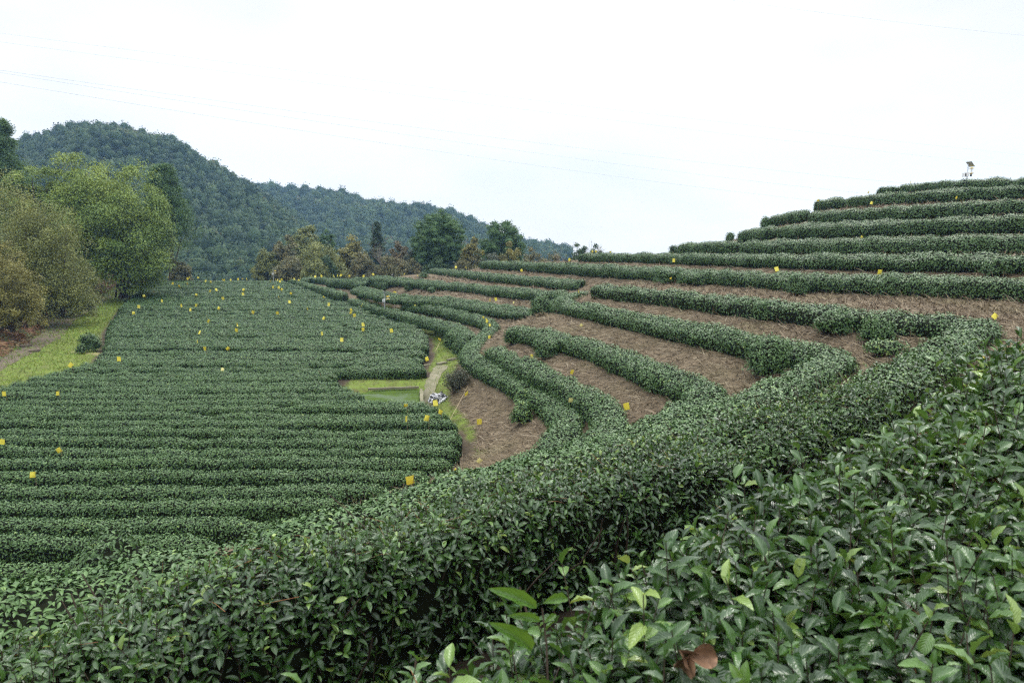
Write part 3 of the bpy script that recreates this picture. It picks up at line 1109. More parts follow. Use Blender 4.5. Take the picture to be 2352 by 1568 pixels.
# ------------------------------------------------------------------ single bushes on the banks
BUSH = [  # px, py(centre), half width, half height, label
    (1207, 915, 24, 18, "pale box-shaped bush on the brown bank by the field"),
    (1199, 950, 24, 26, "dark round bush just under the pale box-shaped one"),
    (1254, 800, 30, 25, "wide round tea bush on the bank by a yellow card"),
    (1176, 772, 19, 20, "bush at the head of the brown bank, beside the hedge junction"),
    (1033, 784, 14, 20, "upright boxy bush on the grass beside the stone wall"),
    (1058, 798, 21, 22, "dark bush where the lowest hedge swerves"),
    (1243, 702, 25, 22, "rounded grey-green bush between two hedge ends"),
    (1013, 692, 11, 8, "little round bush under the far terrace hedge"),
    (1199, 677, 9, 10, "small upright bush on the grassy far bank"),
    (1505, 886, 20, 17, "single bush hanging over the third brown bank"),
    (1757, 715, 24, 20, "round bush in front of the hairpin hedge's far leg"),
    (1768, 822, 46, 45, "tall untrimmed clump of bushes inside the second hairpin"),
    (1925, 742, 42, 26, "ragged bush on the brown bank below the hairpin"),
    (2022, 760, 38, 26, "rounded bush near the tip of the first brown bank"),
    (2045, 800, 42, 16, "low spreading light green bush at the brown bank's tip"),
    (1833, 655, 22, 24, "bush sticking out before the longest hillside hedge"),
    (1531, 634, 24, 18, "left of three bushes under the longest hillside hedge"),
    (1580, 640, 22, 15, "middle of three bushes under the longest hillside hedge"),
    (1613, 642, 18, 14, "right of three bushes under the longest hillside hedge"),
    (2298, 614, 30, 20, "bush bulging from the hedge at the right edge"),
    (2058, 604, 18, 14, "bush on the hillside between two yellow cards"),
    (2050, 524, 17, 9, "pale bush growing against the fourth hill hedge"),
    (1758, 509, 9, 8, "lone square bush on the hill shoulder"),
    (1677, 542, 9, 6, "tiny lone bush against the sky on the hill shoulder"),
    (1547, 573, 10, 8, "small dark bush at the left end of a hill row"),
    (938, 658, 10, 11, "darkest bush on the bank of the far terraces"),
    (901, 650, 8, 8, "small bush left of the darkest one, far terraces"),
    (973, 661, 5, 6, "tiny bush right of the darkest one, far terraces"),
    (992, 666, 10, 6, "low bush on the bank under the long thin hedge"),
    (829, 680, 10, 7, "low bush tucked below the far terrace hedge"),
    (973, 632, 10, 6, "bush at the left end of the far hedge before the pine"),
    (672, 650, 13, 7, "rounded bush at the far right corner of the field"),
    (915, 718, 8, 9, "small bush on the wall just right of the solar lamp"),
    (205, 787, 20, 22, "dark round bush at the left edge of the field"),
    (184, 801, 10, 11, "little bush beside the dark one at the field's left edge"),
    (245, 1300, 85, 62, "dark ragged bush rising from the nearest rows at the left"),
    (940, 905, 15, 7, "low bush at the pond's near corner"),
]


def blob_surface(c, rx, ry, rz, seed, nu=16, nv=10):
    u = np.linspace(0, 2 * math.pi, nu, endpoint=False)
    v = np.linspace(-0.35, math.pi / 2, nv)
    U, V = np.meshgrid(u, v, indexing='ij')
    U = np.vstack([U, U[:1] + 2 * math.pi])
    V = np.vstack([V, V[:1]])
    e = 0.75
    p = np.stack([np.sign(np.cos(U)) * np.abs(np.cos(U)) ** e * np.cos(V) ** 0.7, np.sign(np.sin(U)) * np.abs(np.sin(U)) ** e * np.cos(V) ** 0.7, np.sin(V)], -1)
    q = p.reshape(-1, 3) * [rx, ry, rz]
    q = q * (1 + 0.24 * snoise(q + c, seed, max(rx, rz) * 1.2))[:, None]
    return (q + c).reshape(p.shape)


def bush(px, py, hw, hh, label):
    hseed[0] += 7
    rng = np.random.default_rng(hseed[0])
    g = land_hit(px, py + hh * 0.9, 0.05)
    if px in (1758, 1677, 1547):    # seen against the sky: rooted on the shoulder behind the hedge ends
        Yb = {1758: 42.5, 1677: 43.5, 1547: 44.5}.get(px, 60)
        p_ = at(px, py, Yb)
        rx = hw * Yb / F * 1.05
        zb = float(gz(p_[0], Yb)[0])
        top_ = p_[2] + hh * Yb / F
        c = np.array([p_[0], Yb, zb + 0.35 * (top_ - zb)])
        rz = top_ - c[2]
    else:
        rx, rz = hw * g[1] / F * 1.02, hh * g[1] / F * 1.25
        c = np.array([g[0], g[1] + rx * 0.4, g[2] + rz * 0.45])
    S = blob_surface(c, rx, rx * 0.9, rz, hseed[0])
    mb = MB()
    n, m = S.shape[:2]
    Q, N = quads_of(S)
    N = N * np.sign(((Q.mean(1) - c) * N).sum(1))[:, None]
    inner = c + (S - c) * 0.84
    mb.add(inner.reshape(-1, 3), grid_faces(n, m), 1)
    P, NN, dist, s = scatter(Q, N, 1.1, rng, 0.1 * min(1, rx * 2.5), 0.06)
    nn, t = leaf_dirs(NN, rng, dist)
    s = s * rng.uniform(0.75, 1.25, len(P))
    rb = 0.22 if "pale" in label or "light" in label else (-0.12 if "dark" in label else 0)
    rnd = np.clip(rng.beta(2, 2.6, len(P)) + rb, 0, 1)
    put_leaves(mb, P, nn, t, s, T_MID if g[1] < 16 else T_FAR, rnd, 0)
    b = np.array([c[0], c[1], float(gz(c[0], c[1])[0]) - 0.05])
    for _ in range(3):
        mb.tube([b + rng.normal(size=3) * [0.04, 0.04, 0], c + rng.normal(size=3) * rx * 0.3], [0.02, 0.01], 5, 2, False)
    o = mb.build("tea_bush", [M_TEA, M_CORE, M_TWIG])
    tag(o, label, "bush", "single tea bushes on the banks")


for b in BUSH:
    bush(*b)


# grey half-dead shrub on the bank by the pond
def twiggy_shrub(px, py, hw, hh, label):
    rng = np.random.default_rng(77)
    g = land_hit(px, py + hh, 0.0)
    R, Hh = hw * g[1] / F, 2.0 * hh * g[1] / F
    root = empty("shrub", g, label, "shrub")
    tw, fo = MB(), MB()
    tips = []
    for k in range(130):
        a = rng.uniform(0, 6.28)
        r = R * math.sqrt(rng.random())
        e = np.array([math.cos(a) * r, math.sin(a) * r, Hh * rng.uniform(0.5, 1.05) * (1 - 0.35 * (r / R) ** 2)])
        b_ = e * [0.35, 0.35, 0]
        m_ = (e + b_) / 2 + rng.normal(size=3) * 0.05
        tw.tube([b_ - [0, 0, 0.1], m_, e], [0.008, 0.006, 0.003], 4, 0, False)
        tips += [e, m_ * 0.4 + e * 0.6, m_]
    tips = np.array(tips)
    P = tips[rng.integers(0, len(tips), 2600)] + rng.normal(size=(2600, 3)) * 0.06
    put_leaves(fo, P, rng.normal(size=P.shape) + [0, 0, 0.5], rng.normal(size=P.shape) + [0, 0, 0.3], rng.uniform(0.05, 0.085, len(P)), T_FAR, rng.random(len(P)), 0)
    tw.build("branches", plain_mat("grey_twig", (0.13, 0.11, 0.09), 0.9, 0.1, 0, 0.4, 10), root)
    fo.build("foliage", leaf_mat("shrub_leaf", [(0, (0.05, 0.055, 0.035)), (0.6, (0.085, 0.085, 0.055)), (1, (0.06, 0.09, 0.04))], 0.6, 0.3, 0.2), root)


twiggy_shrub(1050, 872, 32, 26, "grey half-bare shrub on the bank above the plastic heap")

# ------------------------------------------------------------------ dry grass, green grass
ALL_LINE = np.vstack([H["line"][:, :2] for H in HEDGES])


def near_hedge(P, r):
    out = np.zeros(len(P), bool)
    for i in range(0, len(P), 3000):
        q = P[i:i + 3000]
        d2 = ((q[:, None] - ALL_LINE[None]) ** 2).sum(-1).min(1)
        out[i:i + 3000] = d2 < r * r
    return out


def dry_grass():
    rng = np.random.default_rng(21)
    n = 300000
    Yc = 6 + 54 * rng.random(n) ** 1.5
    ang = rng.uniform(-0.28, 0.80, n)
    P = np.stack([Yc * ang, Yc], -1)
    sd = poly_sd(P, FLAT)
    P = P[sd < -0.15]
    P = P[~near_hedge(P, 0.42)]
    nse = snoise(np.c_[P, np.zeros(len(P))], 5, 2.2)
    P = P[rng.random(len(P)) < 0.75 + 0.35 * nse]
    z = gz(P[:, 0], P[:, 1])
    e = 0.15
    gxx = (gz(P[:, 0] + e, P[:, 1]) - gz(P[:, 0] - e, P[:, 1])) / (2 * e)
    gyy = (gz(P[:, 0], P[:, 1] + e) - gz(P[:, 0], P[:, 1] - e)) / (2 * e)
    N = unit(np.stack([-gxx, -gyy, np.ones(len(P))], -1))
    down = np.stack([-gxx, -gyy, -(gxx ** 2 + gyy ** 2)], -1)
    T = unit(unit(down) * 0.6 + rng.normal(size=(len(P), 3)) * [0.8, 0.8, 0.25] + N * 0.28)
    mb = MB()
    dist = np.linalg.norm(P, axis=1)
    size = rng.uniform(0.14, 0.42, len(P))
    w = np.clip(0.006 * dist / 8, 0.007, 0.04) / size
    put_leaves(mb, np.c_[P, z + 0.012], N + rng.normal(size=N.shape) * 0.3, T, size, T_BLADE, rng.random(len(P)), 0, w)
    m = leaf_mat("dry_grass_blade", [(0, (0.060, 0.042, 0.026)), (0.45, (0.135, 0.099, 0.063)), (0.85, (0.225, 0.172, 0.114)), (1, (0.32, 0.27, 0.19))], 0.8, 0.15, 0.35, 0.5, (0.15, 0.14, 0.055))
    o = mb.build("dry_grass", m)
    tag(o, "matted brown dry grass over the terrace banks", "dry grass", None, "stuff")


dry_grass()


def green_grass():
    rng = np.random.default_rng(22)
    n = 260000
    P = np.stack([rng.uniform(-50, 0, n), 17 + 62 * rng.random(n) ** 1.3], -1)
    sd = poly_sd(P, FLAT)
    fld = in_field(P)
    pd = poly_sd(P, POND)
    P = P[(sd > -0.1) & (fld < 0.3) & (pd < -0.05) & (P[:, 0] > -0.8 * P[:, 1] - 3)]
    nse = snoise(np.c_[P, np.zeros(len(P))], 9, 1.6)
    P = P[(rng.random(len(P)) < 0.7 + 0.4 * nse)]
    z = gz(P[:, 0], P[:, 1])
    mb = MB()
    dist = np.linalg.norm(P, axis=1)
    T = unit(rng.normal(size=(len(P), 3)) * [0.7, 0.7, 0.2] + [0, 0, 0.8])
    size = rng.uniform(0.05, 0.14, len(P)) * (1 + dist / 80)
    put_leaves(mb, np.c_[P, z - 0.005], unit(rng.normal(size=(len(P), 3)) + [0, -0.3, 0.6]), T, size, T_BLADE, rng.random(len(P)), 0, np.clip(0.010 * dist / 15, 0.012, 0.05) / size)
    m = leaf_mat("grass_blade", [(0, (0.080, 0.125, 0.018)), (0.5, (0.130, 0.205, 0.024)), (0.9, (0.190, 0.270, 0.040)), (1, (0.27, 0.25, 0.09))], 0.6, 0.25, 0.5, 0.45, (0.15, 0.145, 0.05), 0.12)
    o = mb.build("grass", m)
    tag(o, "short bright green grass beside the track and pond", "grass", None, "stuff")


green_grass()

# ------------------------------------------------------------------ track, concrete path, pond
def strip(name, mat, pts, lift, seed, thick=0.0, ragged=0.12, kind="structure"):
    """pts: (px,py,half width m) along the middle, on the flat ground"""
    c = np.array([[*field_at(p[0], p[1], 0.0)[:2], p[2]] for p in pts])
    L = catmull(c, 0.35)
    t = unit(np.gradient(L[:, :2], axis=0))
    lat = np.stack([t[:, 1], -t[:, 0]], -1)
    cols = np.linspace(-1, 1, 7)
    n0 = snoise(np.c_[L[:, :2], np.zeros(len(L))], seed, 1.3)
    n1 = snoise(np.c_[L[:, :2], np.ones(len(L)) * 9], seed + 1, 1.3)
    V = []
    for k in cols:
        ww = L[:, 2] * (1 + ragged * (n0 if k < 0 else n1))
        p = L[:, :2] + lat * (k * ww)[:, None]
        V.append(np.c_[p, gz(p[:, 0], p[:, 1]) + lift - 0.02 * (abs(k) > 0.99)])
    V = np.stack(V, 1)
    mb = MB()
    mb.add(V.reshape(-1, 3), grid_faces(len(L), 7), 0)
    o = mb.build(name, mat)
    tag(o, None, None, None, kind)
    return o


M_GRAVEL = plain_mat("gravel", (0.15, 0.118, 0.092), 0.95, 0.1, 0, 0.4, 4, (0.062, 0.048, 0.036), 1.0)
M_CONC = plain_mat("old_concrete", (0.22, 0.195, 0.14), 0.95, 0.1, 0, 0.35, 2.6, (0.11, 0.11, 0.06), 0.6)
strip("gravel_track", M_GRAVEL, [(-120, 905, 0.5), (0, 836, 0.5), (60, 803, 0.6), (105, 774, 0.85), (125, 748, 0.9), (165, 722, 0.9), (215, 695, 0.85), (262, 670, 0.8), (312, 650, 1.0), (345, 640, 1.0)], 0.03, 31)
strip("concrete_path", M_CONC, [(978, 925, 0.30), (982, 905, 0.28), (988, 885, 0.24), (1003, 858, 0.24), (1016, 840, 0.28)], 0.035, 33, 0, 0.3)
strip("trodden_path", plain_mat("trodden_earth", (0.20, 0.20, 0.075), 0.95, 0.1, 0, 0.3, 5, (0.14, 0.11, 0.06)), [(165, 808, 0.25), (215, 812, 0.28), (250, 818, 0.25), (300, 836, 0.25)], 0.025, 35)

m, t, b = new_mat("pond_water")
b.inputs["Base Color"].default_value = (0.030, 0.050, 0.012, 1)
b.inputs["Roughness"].default_value = 0.04
b.inputs["IOR"].default_value = 1.33
tcn = t.nodes.new("ShaderNodeTexCoord")
tn = t.nodes.new("ShaderNodeTexNoise")
tn.inputs["Scale"].default_value = 1.6
tn.inputs["Detail"].default_value = 7
t.links.new(tcn.outputs["Object"], tn.inputs["Vector"])
rr_ = t.nodes.new("ShaderNodeValToRGB")
rr_.color_ramp.elements[0].position = 0.40
rr_.color_ramp.elements[1].position = 0.56
t.links.new(tn.outputs["Fac"], rr_.inputs["Fac"])
df = t.nodes.new("ShaderNodeBsdfDiffuse")          # green patches painted in for the bank's reflection
df.inputs["Color"].default_value = (0.058, 0.090, 0.020, 1)
ms = t.nodes.new("ShaderNodeMixShader")
t.links.new(rr_.outputs["Color"], ms.inputs["Fac"])
t.links.new(df.outputs[0], ms.inputs[1])
t.links.new(b.outputs[0], ms.inputs[2])
rr_.color_ramp.elements[1].color = (0.45, 0.45, 0.45, 1)
t.links.new(ms.outputs[0], t.nodes["Material Output"].inputs["Surface"])
mb = MB()
pw = POND.mean(0) + (POND - POND.mean(0)) * 1.06
mb.add(np.c_[pw, np.full(len(pw), Z_GROUND - 0.10)], [np.arange(len(pw))[::-1]], 0, smooth=False)
o = mb.build("water", m)
tag(o, None, None, None, "structure")


def slab(a, b_, w, h, name, label, cat, mat, zoff=0.0, seed=0):
    """a stone or concrete bar between two pixels on the ground"""
    A, B = field_at(a[0], a[1], 0.0), field_at(b_[0], b_[1], 0.0)
    r = np.random.default_rng(seed)
    d = B - A
    L = np.linalg.norm(d[:2])
    u = d / L
    v = np.array([-u[1], u[0], 0])
    n = max(2, int(L / 0.25))
    s = np.linspace(0, 1, n)
    V = []
    for k in s:
        c = A + d * k
        j = r.normal(size=2) * 0.012
        V.append([c - v * (w / 2 + j[0]) + [0, 0, zoff - 0.06], c - v * (w / 2 + j[0]) + [0, 0, zoff + h], c + v * (w / 2 + j[1]) + [0, 0, zoff + h], c + v * (w / 2 + j[1]) + [0, 0, zoff - 0.06]])
    V = np.array(V)
    mb = MB()
    i = np.arange(n - 1)
    for q in range(4):
        q2 = (q + 1) % 4
        mb.add(V.reshape(-1, 3), np.stack([i * 4 + q, i * 4 + q2, (i + 1) * 4 + q2, (i + 1) * 4 + q], -1), 0, smooth=False)
    mb.add(V[0], [[3, 2, 1, 0]], 0, smooth=False)
    mb.add(V[-1], [[0, 1, 2, 3]], 0, smooth=False)
    o = mb.build(name, mat)
    bpy.context.view_layer.objects.active = o
    bv = o.modifiers.new("edge", 'BEVEL')
    bv.width = 0.012
    tag(o, label, cat)


slab((845, 892), (962, 888), 0.10, 0.02, "pond_kerb", "pale concrete edge along the far side of the pond", "kerb", M_CONC, 0, 1)
slab((968, 893), (969, 925), 0.12, 0.02, "pond_kerb", "concrete edge at the right end of the pond", "kerb", M_CONC, 0, 2)
slab((1004, 838), (1024, 834), 0.22, 0.09, "stepping_stone", "left of two flat stones on the grass path", "stone", M_CONC, 0, 3)
slab((1028, 829), (1050, 826), 0.22, 0.10, "stepping_stone", "right of two flat stones on the grass path", "stone", M_CONC, 0, 4)
slab((972, 840), (988, 838), 0.2, 0.04, "stepping_stone", "small pale flat stone by the yellow card at the row's end", "stone", M_CONC, 0, 5)
slab((46, 800), (70, 797), 0.35, 0.16, "stone", "upper grey stone block left of the gravel track", "stone", M_GRAVEL, 0, 6)
slab((66, 809), (94, 807), 0.35, 0.12, "stone", "lower grey stone block left of the gravel track", "stone", M_GRAVEL, 0, 7)


# low stone wall under the hedge by the solar lamp
def stone_wall():
    rng = np.random.default_rng(41)
    top = [(1062, 806), (1045, 788), (1018, 772), (985, 757), (950, 744), (915, 731)]
    pts = np.array([field_at(px, py, 0.0) for px, py in top])
    L = catmull(pts, 0.24)
    mb = MB()
    t = unit(np.gradient(L, axis=0))
    for i in range(len(L) - 1):
        for row in range(2):
            h = 0.17 * rng.uniform(0.85, 1.15)
            c = (L[i] + L[i + 1]) / 2 + t[i] * (0.12 * row) + np.array([rng.normal() * 0.02, rng.normal() * 0.02 + 0.04 * row, 0.06 + row * 0.17])
            a = math.atan2(t[i][1], t[i][0]) + rng.normal() * 0.12
            ca, sa = math.cos(a), math.sin(a)
            R = np.array([[ca, -sa, 0], [sa, ca, 0], [0, 0, 1]])
            u = np.linspace(0, 2 * math.pi, 9)[:-1]
            v = np.linspace(-1.2, 1.2, 5)
            U, V = np.meshgrid(u, v, indexing='ij')
            p = np.stack([np.sign(np.cos(U)) * abs(np.cos(U)) ** .6 * np.cos(V) ** .5 * 0.14, np.sign(np.sin(U)) * abs(np.sin(U)) ** .6 * np.cos(V) ** .5 * 0.13, np.sin(V) * h * 0.62], -1)
            p = p * rng.uniform(0.8, 1.15)
            p = p.reshape(-1, 3) @ R.T + c
            i2, j2 = np.meshgrid(np.arange(8), np.arange(4), indexing='ij')
            f = np.stack([i2 * 5 + j2, ((i2 + 1) % 8) * 5 + j2, ((i2 + 1) % 8) * 5 + j2 + 1, i2 * 5 + j2 + 1], -1).reshape(-1, 4)
            mb.add(p, f, 0)
    o = mb.build("stone_wall", plain_mat("mossy_stone", (0.19, 0.15, 0.10), 0.95, 0.1, 0, 0.5, 5, (0.07, 0.06, 0.03), 0.8))
    tag(o, "low rough stone wall curving along the field edge", "wall")


stone_wall()


# heap of crumpled plastic film
def plastic_heap():
    c = land_hit(1008, 925, 0.02)
    R = 24 * c[1] / F
    nu, nv = 70, 30
    u = np.linspace(0, 2 * math.pi, nu)
    v = np.linspace(0.02, 1, nv)
    U, V = np.meshgrid(u, v, indexing='ij')
    p = np.stack([np.cos(U) * V * R * 1.05, np.sin(U) * V * R * 0.8, (1 - V ** 2) * R * 0.9], -1).reshape(-1, 3)
    q = p.copy()
    q[:, 0] = np.cos(np.tile(u, (nv, 1)).T.ravel()) * p[:, 0] * 0 + p[:, 0]
    n = np.abs(snoise(q, 51, 0.32, 4)) - 0.3
    p = p + unit(p + [0, 0, 0.05]) * (n * 0.14)[:, None]
    m, t, b = new_mat("plastic_film")
    tcn = t.nodes.new("ShaderNodeTexCoord")
    nn = t.nodes.new("ShaderNodeTexNoise")
    nn.inputs["Scale"].default_value = 7
    nn.inputs["Detail"].default_value = 5
    nn.inputs["Distortion"].default_value = 1.6
    t.links.new(tcn.outputs["Object"], nn.inputs["Vector"])
    r = t.nodes.new("ShaderNodeValToRGB")
    r.color_ramp.elements[0].position = 0.47
    r.color_ramp.elements[0].color = (0.012, 0.012, 0.014, 1)
    r.color_ramp.elements[1].position = 0.56
    r.color_ramp.elements[1].color = (0.62, 0.61, 0.62, 1)
    t.links.new(nn.outputs["Fac"], r.inputs["Fac"])
    t.links.new(r.outputs["Color"], b.inputs["Base Color"])
    b.inputs["Roughness"].default_value = 0.3
    mb = MB()
    mb.add(p, grid_faces(nu, nv), 0, smooth=False)
    o = mb.build("plastic_sheet", m, None, c + [0, 0.25, -0.02])
    tag(o, "crumpled black and white plastic sheet heaped at the field corner", "plastic sheet")


plastic_heap()

# thin poles lying about
def stick(a, b_, r, label, za=0.0, zb=0.4):
    A, B = land_hit(*a, za), land_hit(*b_, zb)
    mb = MB()
    mb.tube([A, (A + B) / 2 + [0, 0, -0.02], B], [r, r * 0.9, r * 0.7], 6)
    o = mb.build("bamboo_stick", plain_mat("pale_cane", (0.42, 0.33, 0.20), 0.6, 0.3, 0, 0.3, 9))
    tag(o, label, "stick")


stick((741, 868), (732, 852), 0.018, "short pale cane leaning in the tea beside the pond's hedge", 0.3, 0.75)
stick((1022, 985), (1075, 885), 0.006, "thin pale cane lying up the brown bank below a card", 0.05, 0.1)
stick((1000, 806), (1010, 786), 0.012, "dark leaning stake under the card on the grass path", 0.02, 0.4)

# ------------------------------------------------------------------ yellow sticky cards
def card_mats():
    m, t, b = new_mat("sticky_card")
    tcn = t.nodes.new("ShaderNodeTexCoord")
    v = t.nodes.new("ShaderNodeTexVoronoi")
    v.inputs["Scale"].default_value = 42
    t.links.new(tcn.outputs["Object"], v.inputs["Vector"])
    r = t.nodes.new("ShaderNodeValToRGB")
    r.color_ramp.elements[0].position = 0.06
    r.color_ramp.elements[0].color = (0.25, 0.18, 0.02, 1)
    r.color_ramp.elements[1].position = 0.12
    r.color_ramp.elements[1].color = (0.80, 0.73, 0.10, 1)
    t.links.new(v.outputs["Distance"], r.inputs["Fac"])
    t.links.new(r.outputs["Color"], b.inputs["Base Color"])
    b.inputs["Roughness"].default_value = 0.35
    tr = t.nodes.new("ShaderNodeBsdfTranslucent")
    tr.inputs["Color"].default_value = (0.82, 0.66, 0.04, 1)
    ms = t.nodes.new("ShaderNodeMixShader")
    ms.inputs["Fac"].default_value = 0.3
    t.links.new(b.outputs[0], ms.inputs[1])
    t.links.new(tr.outputs[0], ms.inputs[2])
    t.links.new(ms.outputs[0], t.nodes["Material Output"].inputs["Surface"])
    return m


M_CARD = card_mats()
M_PALE = plain_mat("faded_card", (0.78, 0.70, 0.28), 0.5, 0.3, 0, 0.15, 5)
M_STAKE = plain_mat("cane_stake", (0.16, 0.115, 0.06), 0.8, 0.2, 0, 0.4, 12)


def card_mesh(bend, fold):
    """0.20 x 0.25 m sheet, 2 mm thick, hinged at its upper right"""
    nx, nz = 7, 7
    x = np.linspace(-0.5, 0.5, nx) * 0.205
    z = np.linspace(-0.5, 0.5, nz) * 0.25
    X, Z = np.meshgrid(x, z, indexing='ij')
    Yy = bend * ((X / 0.1) ** 2 - 0.4) * 0.05 + fold * np.maximum(-Z - 0.02, 0) * 0.9
    Zz = Z + fold * np.maximum(-Z - 0.02, 0) * 0.45 - 0.12 * bend * np.abs(X) * (X < 0) * 1.0
    f = grid_faces(nx, nz)
    mb = MB()
    fr = np.stack([X, Yy, Zz], -1).reshape(-1, 3)
    bk = fr + [0, 0.002, 0]
    mb.add(fr, f, 0)
    mb.add(bk, f[:, ::-1], 0)
    idx = np.arange(nx * nz).reshape(nx, nz)
    rim = np.concatenate([idx[:, 0], idx[-1, 1:], idx[::-1][1:, -1], idx[0, ::-1][1:]])
    e = np.stack([rim[:-1], rim[1:]], -1)
    mb.add(np.vstack([fr, bk]), np.c_[e[:, 0], e[:, 1], e[:, 1] + nx * nz, e[:, 0] + nx * nz], 0, smooth=False)
    return mb


CARD_MESH = [card_mesh(b_, f_).mesh("card", [M_CARD]) for b_, f_ in ((0.1, 0), (0.5, 0), (0.25, 0.0), (0.7, 0.25), (0.2, 0.8))]
PALE_MESH = [card_mesh(0.3, 0.2).mesh("faded_card", [M_PALE])]
_sm = MB()
_sm.tube([[0, 0, -0.75], [0.006, 0.004, -0.2], [0, 0.004, 0.14]], [0.007, 0.006, 0.005], 6)
STAKE_MESH = _sm.mesh("stake", [M_STAKE])


def card(px, py, h, label, mode="auto", yaw=None, roll=None, pale=False, shape=None, stake=True, q=None, group="yellow sticky cards among the tea"):
    """h: card height in the 2352-wide frame"""
    rng = np.random.default_rng(int(px * 7 + py * 13) % 100003)
    if q is not None:
        p = at(px, py, q)
    elif mode == "field":
        p = field_at(px, py, TEA_H + 0.16)
    else:
        p = land_hit(px, py, 0.62 if mode == "auto" else mode)
    s = np.clip(0.9 * h * p[1] / F / 0.25, 0.5, 1.5)
    yaw = rng.normal() * 0.7 if yaw is None else yaw
    roll = rng.normal() * 0.34 if roll is None else roll
    root = empty("sticky_card", p, label, "sticky card", group, yaw)
    me = PALE_MESH[0] if pale else CARD_MESH[rng.integers(0, len(CARD_MESH)) if shape is None else shape]
    o = bpy.data.objects.new("card", me)
    COL.objects.link(o)
    o.parent = root
    o.scale = (s, s, s)
    o.rotation_euler = (rng.normal() * 0.22 - 0.05, roll, 0)
    if stake:
        k = bpy.data.objects.new("stake", STAKE_MESH)
        COL.objects.link(k)
        k.parent = root
        k.location = (0.085 * s, 0.006, 0)
        k.scale = (1.0, 1.0, 0.75 if mode == "field" else 1.0)
        k.rotation_euler = (0, rng.normal() * 0.06, 0)


# those a viewer can pick out one by one
card(942, 1103, 26, "largest yellow card, curling on its stake over the near rows", "field", 0.25, -0.12, shape=3)
card(1047, 1083, 17, "half-hidden yellow card where the near slope meets the rows", "field", -0.5, 0.5, shape=3)
card(1101, 1058, 12, "pale card lying tilted at the foot of the brown bank", 0.35, 0.2, 0.7, pale=True, stake=False)
card(1101, 968, 16, "squarish yellow card standing alone on the brown bank", 0.45, 0.1, -0.08, shape=0)
card(1072, 906, 16, "crumpled yellow card high on the bank by the grey shrub", 0.35, 0.9, -0.4, shape=4)
card(1000, 925, 15, "yellow card right in front of the plastic heap", "field", 0.1, -0.1, shape=0)
card(1011, 946, 14, "tilted yellow card just below the plastic heap", "field", -0.5, 0.35, shape=3)
card(981, 960, 16, "kite-shaped yellow card, left of the one below the heap", "field", 0.5, 0.3, shape=3)
card(932, 932, 12, "squat yellow card in the row nearest the pond", "field", 0.15, 0.06, shape=4)
card(934, 961, 15, "yellow card seen almost edge-on below the pond", "field", 1.35, 0.0, shape=1)
card(1439, 933, 19, "large yellow card on the brown bank at the twin hedges' bend", 0.35, 0.1, -0.2, shape=0)
card(1314, 854, 12, "leaning yellow card on the bank above the twin hedges", 0.30, 0.6, 0.35, shape=0)
card(1311, 919, 5, "flattened pale card on top of the inner twin hedge", 0.65, 0.1, 0.1, pale=True, stake=False)
card(1222, 818, 10, "yellow card at the foot of the wide round bush", 0.3, 0.5, 0.3)
card(1335, 747, 7, "pale card lying on the second brown bank", 0.15, -0.3, 0.7, pale=True, stake=False)
card(2285, 726, 12, "yellow card blown flat beside the hairpin's tip", 0.45, -0.3, 0.75, shape=2)
card(2264, 832, 6, "yellow card half sunk behind the nearest hedge", 0.45, 0.2, 0.5)
card(2021, 625, 13, "right of three yellow cards in a line on the hillside", 0.5, 0.05, 0.06, shape=0)
card(1784, 618, 12, "middle of three yellow cards in a line on the hillside", 0.5, -0.1, -0.25, shape=0)
card(1548, 598, 9, "left of three yellow cards in a line on the hillside", 0.5, 0.3, 0.15, shape=1)
card(1541, 640, 6, "small yellow card between the hillside bushes", 0.4)
card(1979, 545, 7, "round-looking yellow card below the fourth hill hedge", 0.5, 0, 0.7, shape=4)
card(2002, 466, 7, "yellow card under the domed end on the hill", 0.45)
card(2197, 454, 7, "yellow card leaning under the second hill row", 0.45, 0.5, 0.5)
card(1879, 461, 6, "yellow card against the big domed hedge end", q=44.4)
card(1995, 442, 5, "yellow card peeping over the second hill row", q=43.5)
card(2091, 419, 5, "yellow card on the skyline left of the hilltop lamp", q=47.5)
card(1308, 596, 7, "yellow card before the bare tree at the skyline", q=47)
card(1361, 578, 6, "left of three cards at the skyline hedge's left end", q=50.5)
card(1369, 577, 6, "middle of three cards at the skyline hedge's left end", q=50.2)
card(1402, 579, 6, "right of three cards at the skyline hedge's left end", q=47)
card(1329, 670, 6, "yellow card on the tip of the second hairpin hedge", 0.6)
card(1126, 688, 7, "left of two yellow cards on the far terrace hedge", 0.66)
card(1139, 687, 8, "right of two yellow cards on the far terrace hedge", 0.66)
card(1180, 695, 6, "pale yellow card near the right end of the far terrace hedge", 0.6, pale=True)
card(1110, 729, 6, "uppermost of the yellow cards at the hedge junction", 0.66)
card(1117, 734, 7, "second yellow card down at the hedge junction", 0.66)
card(1119, 738, 8, "third yellow card down at the hedge junction", 0.66)
card(1125, 746, 6, "fourth yellow card down at the hedge junction", 0.66)
card(1124, 774, 6, "lowest yellow card at the hedge junction, by the bush", 0.5)
card(1198, 621, 7, "yellow card on the bank below the longest hillside hedge", 0.5)
card(1047, 614, 7, "left of two cards over the far hedge before the big pine", q=60)
card(1070, 615, 6, "right of two cards over the far hedge before the big pine", q=57)
card(906, 673, 9, "yellow card tilted on the hedge right of the solar lamp", 0.66, 0.2, 0.5)
card(942, 698, 6, "smaller of two yellow cards on the wide hedge past the lamp", 0.66)
card(953, 703, 9, "larger of two yellow cards on the wide hedge past the lamp", 0.66)
card(979, 734, 9, "yellow card hanging over the stone wall", 0.5, 0.1, 0.05, shape=0)
card(1009, 780, 9, "yellow card on a leaning stake over the grass path", 0.5, -0.2, 0.6, shape=4)
